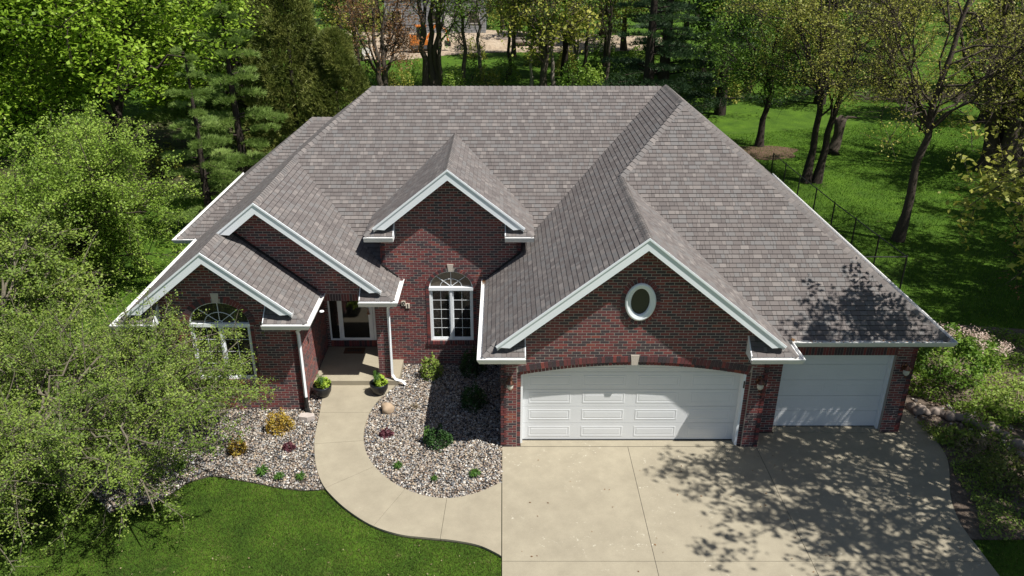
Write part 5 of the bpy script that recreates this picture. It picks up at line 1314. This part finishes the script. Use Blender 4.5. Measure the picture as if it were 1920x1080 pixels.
# excavator
q = gp(792, 92); ex = empty('mini_excavator', (q[0], q[1]-2.0, .1), .2); tag(ex, 'small orange excavator parked on the bare dirt beyond the yard', 'excavator')
mb = MB()
for s in (-.65, .65): mb.tube([(-1.0, s, .28), (-.8, s, .32), (.8, s, .32), (1.0, s, .28)], [.2, .3, .3, .2], 8)
mb.build('track', M['blackmetal'], ex)
mb = MB(); mb.bx(-1.0, .7, -.6, .6, .62, 1.1); mb.bx(-1.0, -.4, -.6, .6, 1.1, 1.5); mb.build('body', M['orange'], ex)
mb = MB(); mb.bx(-.35, .55, -.55, .25, 1.1, 2.3); mb.build('cab', M['glass'], ex); mb = MB(); mb.bx(-.42, .62, -.6, .3, 2.3, 2.42); mb.build('cab_roof', M['orange'], ex)
mb = MB(); mb.tube([(.6, .4, 1.0), (1.6, .4, 2.3), (2.6, .4, 1.9)], [.13, .12, .1], 6); mb.tube([(2.6, .4, 1.9), (2.8, .4, .8)], .09, 6); mb.build('boom', M['orange'], ex)
mb = MB(); mb.box((2.75, .4, .55), (.5, .5, .45), .2); mb.build('bucket', M['blackmetal'], ex)
# white bench seat
q = gp(690, 113); ch = empty('garden_chair', q, .3); tag(ch, 'white garden chair on the lawn edge by the bare dirt', 'chair')
mb = MB(); mb.bx(-.45, .45, -.4, .4, .42, .47); mb.build('seat', M['farwhite'], ch); mb = MB(); mb.bx(-.45, .45, .36, .42, .47, 1.05); mb.build('backrest', M['farwhite'], ch)
for sx in (-.42, .42):
    for sy in (-.36, .36): mb = MB(); mb.bx(sx-.04, sx+.04, sy-.04, sy+.04, 0, .42 if sy > 0 else .65); mb.build('leg', M['farwhite'], ch)
# logs
lg = random.Random(9)
for i in range(9):
    q = gp(975+lg.uniform(-45, 60), 86+lg.uniform(-14, 6)); mb = MB(); L = lg.uniform(2, 4); mb.tube([(-L/2, 0, 0), (0, .1, .05), (L/2, 0, 0)], [.28, .26, .2], 8)
    o = mb.build('cut_log', M['rubble'], None, True, (q[0], q[1], .25+lg.uniform(0, .5))); o.rotation_euler.z = lg.uniform(-.35, .35); tag(o, 'pale cut log, '+ORD[i]+' cut of the log pile beyond the back yard', 'log', 'cut logs behind the ridge')
# understory bushes behind the ridge
ub = [shrub_mesh(70+i, 1.3, 1.0, 1.9, 1300, .15, lm, stems=12) for i, lm in enumerate(('leaf_oak', 'leaf_spring', 'leaf_yg'))]
gb = 'understory bushes behind the house'
for i, (px, py, k, s, w) in enumerate(((745, 175, 1, .9, 'under the many trunked tree'), (700, 178, 0, 1., 'left end behind the ridge'), (850, 172, 2, .9, 'round the slender green trunks'), (915, 165, 1, .8, 'left of the thin pale sapling'), (1075, 172, 0, 1.1, 'right of the trunk row'), (1110, 178, 2, 1., 'beside the tree with the broken branch'),
                                     (1165, 160, 0, 1.1, 'left of the dark pines'), (1310, 175, 2, .9, 'between the dark pines'), (1360, 190, 1, 1., 'right of the dark pines'), (660, 110, 0, 1.2, 'beyond the cedars'), (310, 330, 1, .7, 'on the wood floor by the twin trunks'), (160, 250, 0, .9, 'in the shade of the left maples'),
                                     (1700, 190, 1, .9, 'beyond the stump'), (1790, 180, 1, .9, 'beyond the nearest leaning tree'), (780, 150, 2, .8, 'just behind the ridge left of centre'), (885, 150, 0, .9, 'just behind the ridge at centre'), (950, 150, 2, .85, 'by the thin pale sapling'), (1060, 140, 1, 1., 'behind the last of the trunk row'), (1130, 120, 0, 1.2, 'in the shade beyond the broken branch'), (1200, 130, 2, 1.1, 'in front of the dark pines'), (1010, 120, 1, 1.1, 'near the cut logs'), (1250, 110, 0, 1.3, 'deep in the shade of the dark pines'), (890, 110, 1, .9, 'near the orange excavator'))):
    q = gp(px, py); plant('understory_bush', ub[k], q, ('green', 'pale sparse', 'yellow-green')[k]+' understory bush '+w, 'bush', gb, s, i)
# fallen brush row across the right lawn
lines = []; rg = np.random.default_rng(12)
for i in range(420):
    a = np.array([rg.uniform(-6, 6), rg.uniform(-.9, .9), rg.uniform(0, .5)]); d = rg.normal(size=3)*np.array([1, .5, .3]); lines.append((np.array([a, a+d*.5+rg.normal(size=3)*.05, a+d]), np.array([.03, .02, .008])))
V, F = tubes_np(lines); V[:, 2] = np.abs(V[:, 2]); q = gp(1760, 188); o = link('brush_pile', npmesh('brush_pile', V, F, np.full(len(F), .5), M['bark'])); o.location = q
tag(o, 'long low heap of brown cut branches across the back lawn', 'brush pile', kind='stuff')

# fallen leaves on the concrete, in the gutters and on the lawn
rg = np.random.default_rng(31)
def litter(name, poly, n, size, z, m, label, parent=None):
    X, Y = scatter(poly, n, rg); V, F, v = leaves_np(np.stack([X, Y, np.full(len(X), z)], 1), size, rg, updir=4)
    o = link(name, npmesh(name, V, F, v, M[m])); tag(o, label, 'fallen leaves', kind='stuff')
litter('fallen_leaves', rect(.2, 9.3, -6, -.2), 90, .045, .022, 'leaf_rust', 'small rusty leaves lying on the concrete driveway')
litter('fallen_leaves', rect(6.5, 6.62, .28, .75), 60, .05, E+.03, 'leaf_rust', 'clump of rusty leaves caught in the gutter valley above the side garage door')
litter('fallen_leaves', rect(-.54, -.46, 3.5, 3.8), 40, .05, E+.01, 'leaf_rust', 'rusty leaves caught at the upper end of the left garage gutter')
litter('fallen_leaves', rect(6.7, 10.1, .29, .36), 70, .05, E+.01, 'leaf_rust', 'dark leaves lying in the front gutter over the side garage door')
litter('fallen_leaves', rect(-8, -.5, -5.5, -3.2), 120, .04, .03, 'straw', 'pale clippings and leaves on the front lawn')
# fence
fp_ = [(13.1, 22.1), (13.1, 20.25), (13.12, 18.4), (13.17, 16.5), (13.2, 14.6), (13.28, 12.7), (13.35, 10.85), (13.45, 8.95)]
fr_ = [(11.6, 8.95), (9.75, 8.95)]
fe = empty('chain_link_fence', (13.2, 14, 0)); tag(fe, 'black chain link fence running back along the right lawn beside the house', 'fence')
allp = fp_+fr_
for x, y in allp:
    mb = MB(); mb.tube([(0, 0, -.05), (0, 0, 1.22), (0, 0, 1.25)], [.03, .03, .015], 8); o = mb.build('post', M['blackmetal'], fe); o.location = (x-13.2, y-14, 0)
mb = MB()
for (a, b) in zip(allp, allp[1:]): mb.tube([(a[0]-13.2, a[1]-14, 1.19), (b[0]-13.2, b[1]-14, 1.19)], .02, 6)
mb.build('top_rail', M['blackmetal'], fe)
V = []; F = []; w = .0022
for (a, b) in zip(allp, allp[1:]):
    a, b = np.array(a), np.array(b); L = np.linalg.norm(b-a); u = (b-a)/L; step = .075; k = int((L+1.15)/step)
    for i in range(k):
        for sg in (1, -1):
            s0 = i*step-1.15 if sg > 0 else i*step; z0_, z1_ = .03, 1.18; s1 = s0+sg*(z1_-z0_)
            lo, hi = (max(s0, 0), min(s1, L)) if sg > 0 else (min(s0, L), max(s1, 0))
            if (sg > 0 and hi <= lo) or (sg < 0 and hi >= lo): continue
            za, zb = z0_+abs(lo-s0), z0_+abs(hi-s0)
            p, q = a+u*lo-(13.2, 14), a+u*hi-(13.2, 14); n0 = len(V)
            V += [(p[0], p[1], za-w), (p[0], p[1], za+w), (q[0], q[1], zb+w), (q[0], q[1], zb-w)]; F.append((n0, n0+1, n0+2, n0+3))
o = link('wire_mesh', npmesh('wire_mesh', np.array(V), np.array(F), np.zeros(len(F)), M['blackmetal']), fe); o['kind'] = 'stuff'

# lawn blades
def blades(poly, n, h, w, rng, name, label, lm='grassblade', excl=()):
    X, Y = scatter(poly, n, rng)
    for e in excl: k = ~inpoly(X, Y, e); X, Y = X[k], Y[k]
    n = len(X); a = rng.uniform(0, 2*pi, n); hh = h*rng.uniform(.5, 1.2, n); ln = rng.uniform(-.5, .5, (n, 2))*hh[:, None]
    c, s = np.cos(a)*w, np.sin(a)*w; z = np.full(n, -.02)
    V = np.stack([np.stack([X-c, Y-s, z], 1), np.stack([X+c, Y+s, z], 1), np.stack([X+ln[:, 0], Y+ln[:, 1], z+hh], 1)], 1).reshape(-1, 3)
    o = link(name, npmesh(name, V, np.arange(n*3).reshape(-1, 3), np.clip(rng.normal(.5, .22, n), 0, 1), M[lm])); tag(o, label, 'grass', kind='stuff'); return o
rng = np.random.default_rng(77)
wlp = [p for p in WL if p[1] < LF[0][1]+.02]
front = wlp+[(-.03, -6.2), (-14, -6.2), (-14, .5), (-10.2, .5)]+[gp(150, 860)[:2], gp(175, 930)[:2]]+LF[::-1]
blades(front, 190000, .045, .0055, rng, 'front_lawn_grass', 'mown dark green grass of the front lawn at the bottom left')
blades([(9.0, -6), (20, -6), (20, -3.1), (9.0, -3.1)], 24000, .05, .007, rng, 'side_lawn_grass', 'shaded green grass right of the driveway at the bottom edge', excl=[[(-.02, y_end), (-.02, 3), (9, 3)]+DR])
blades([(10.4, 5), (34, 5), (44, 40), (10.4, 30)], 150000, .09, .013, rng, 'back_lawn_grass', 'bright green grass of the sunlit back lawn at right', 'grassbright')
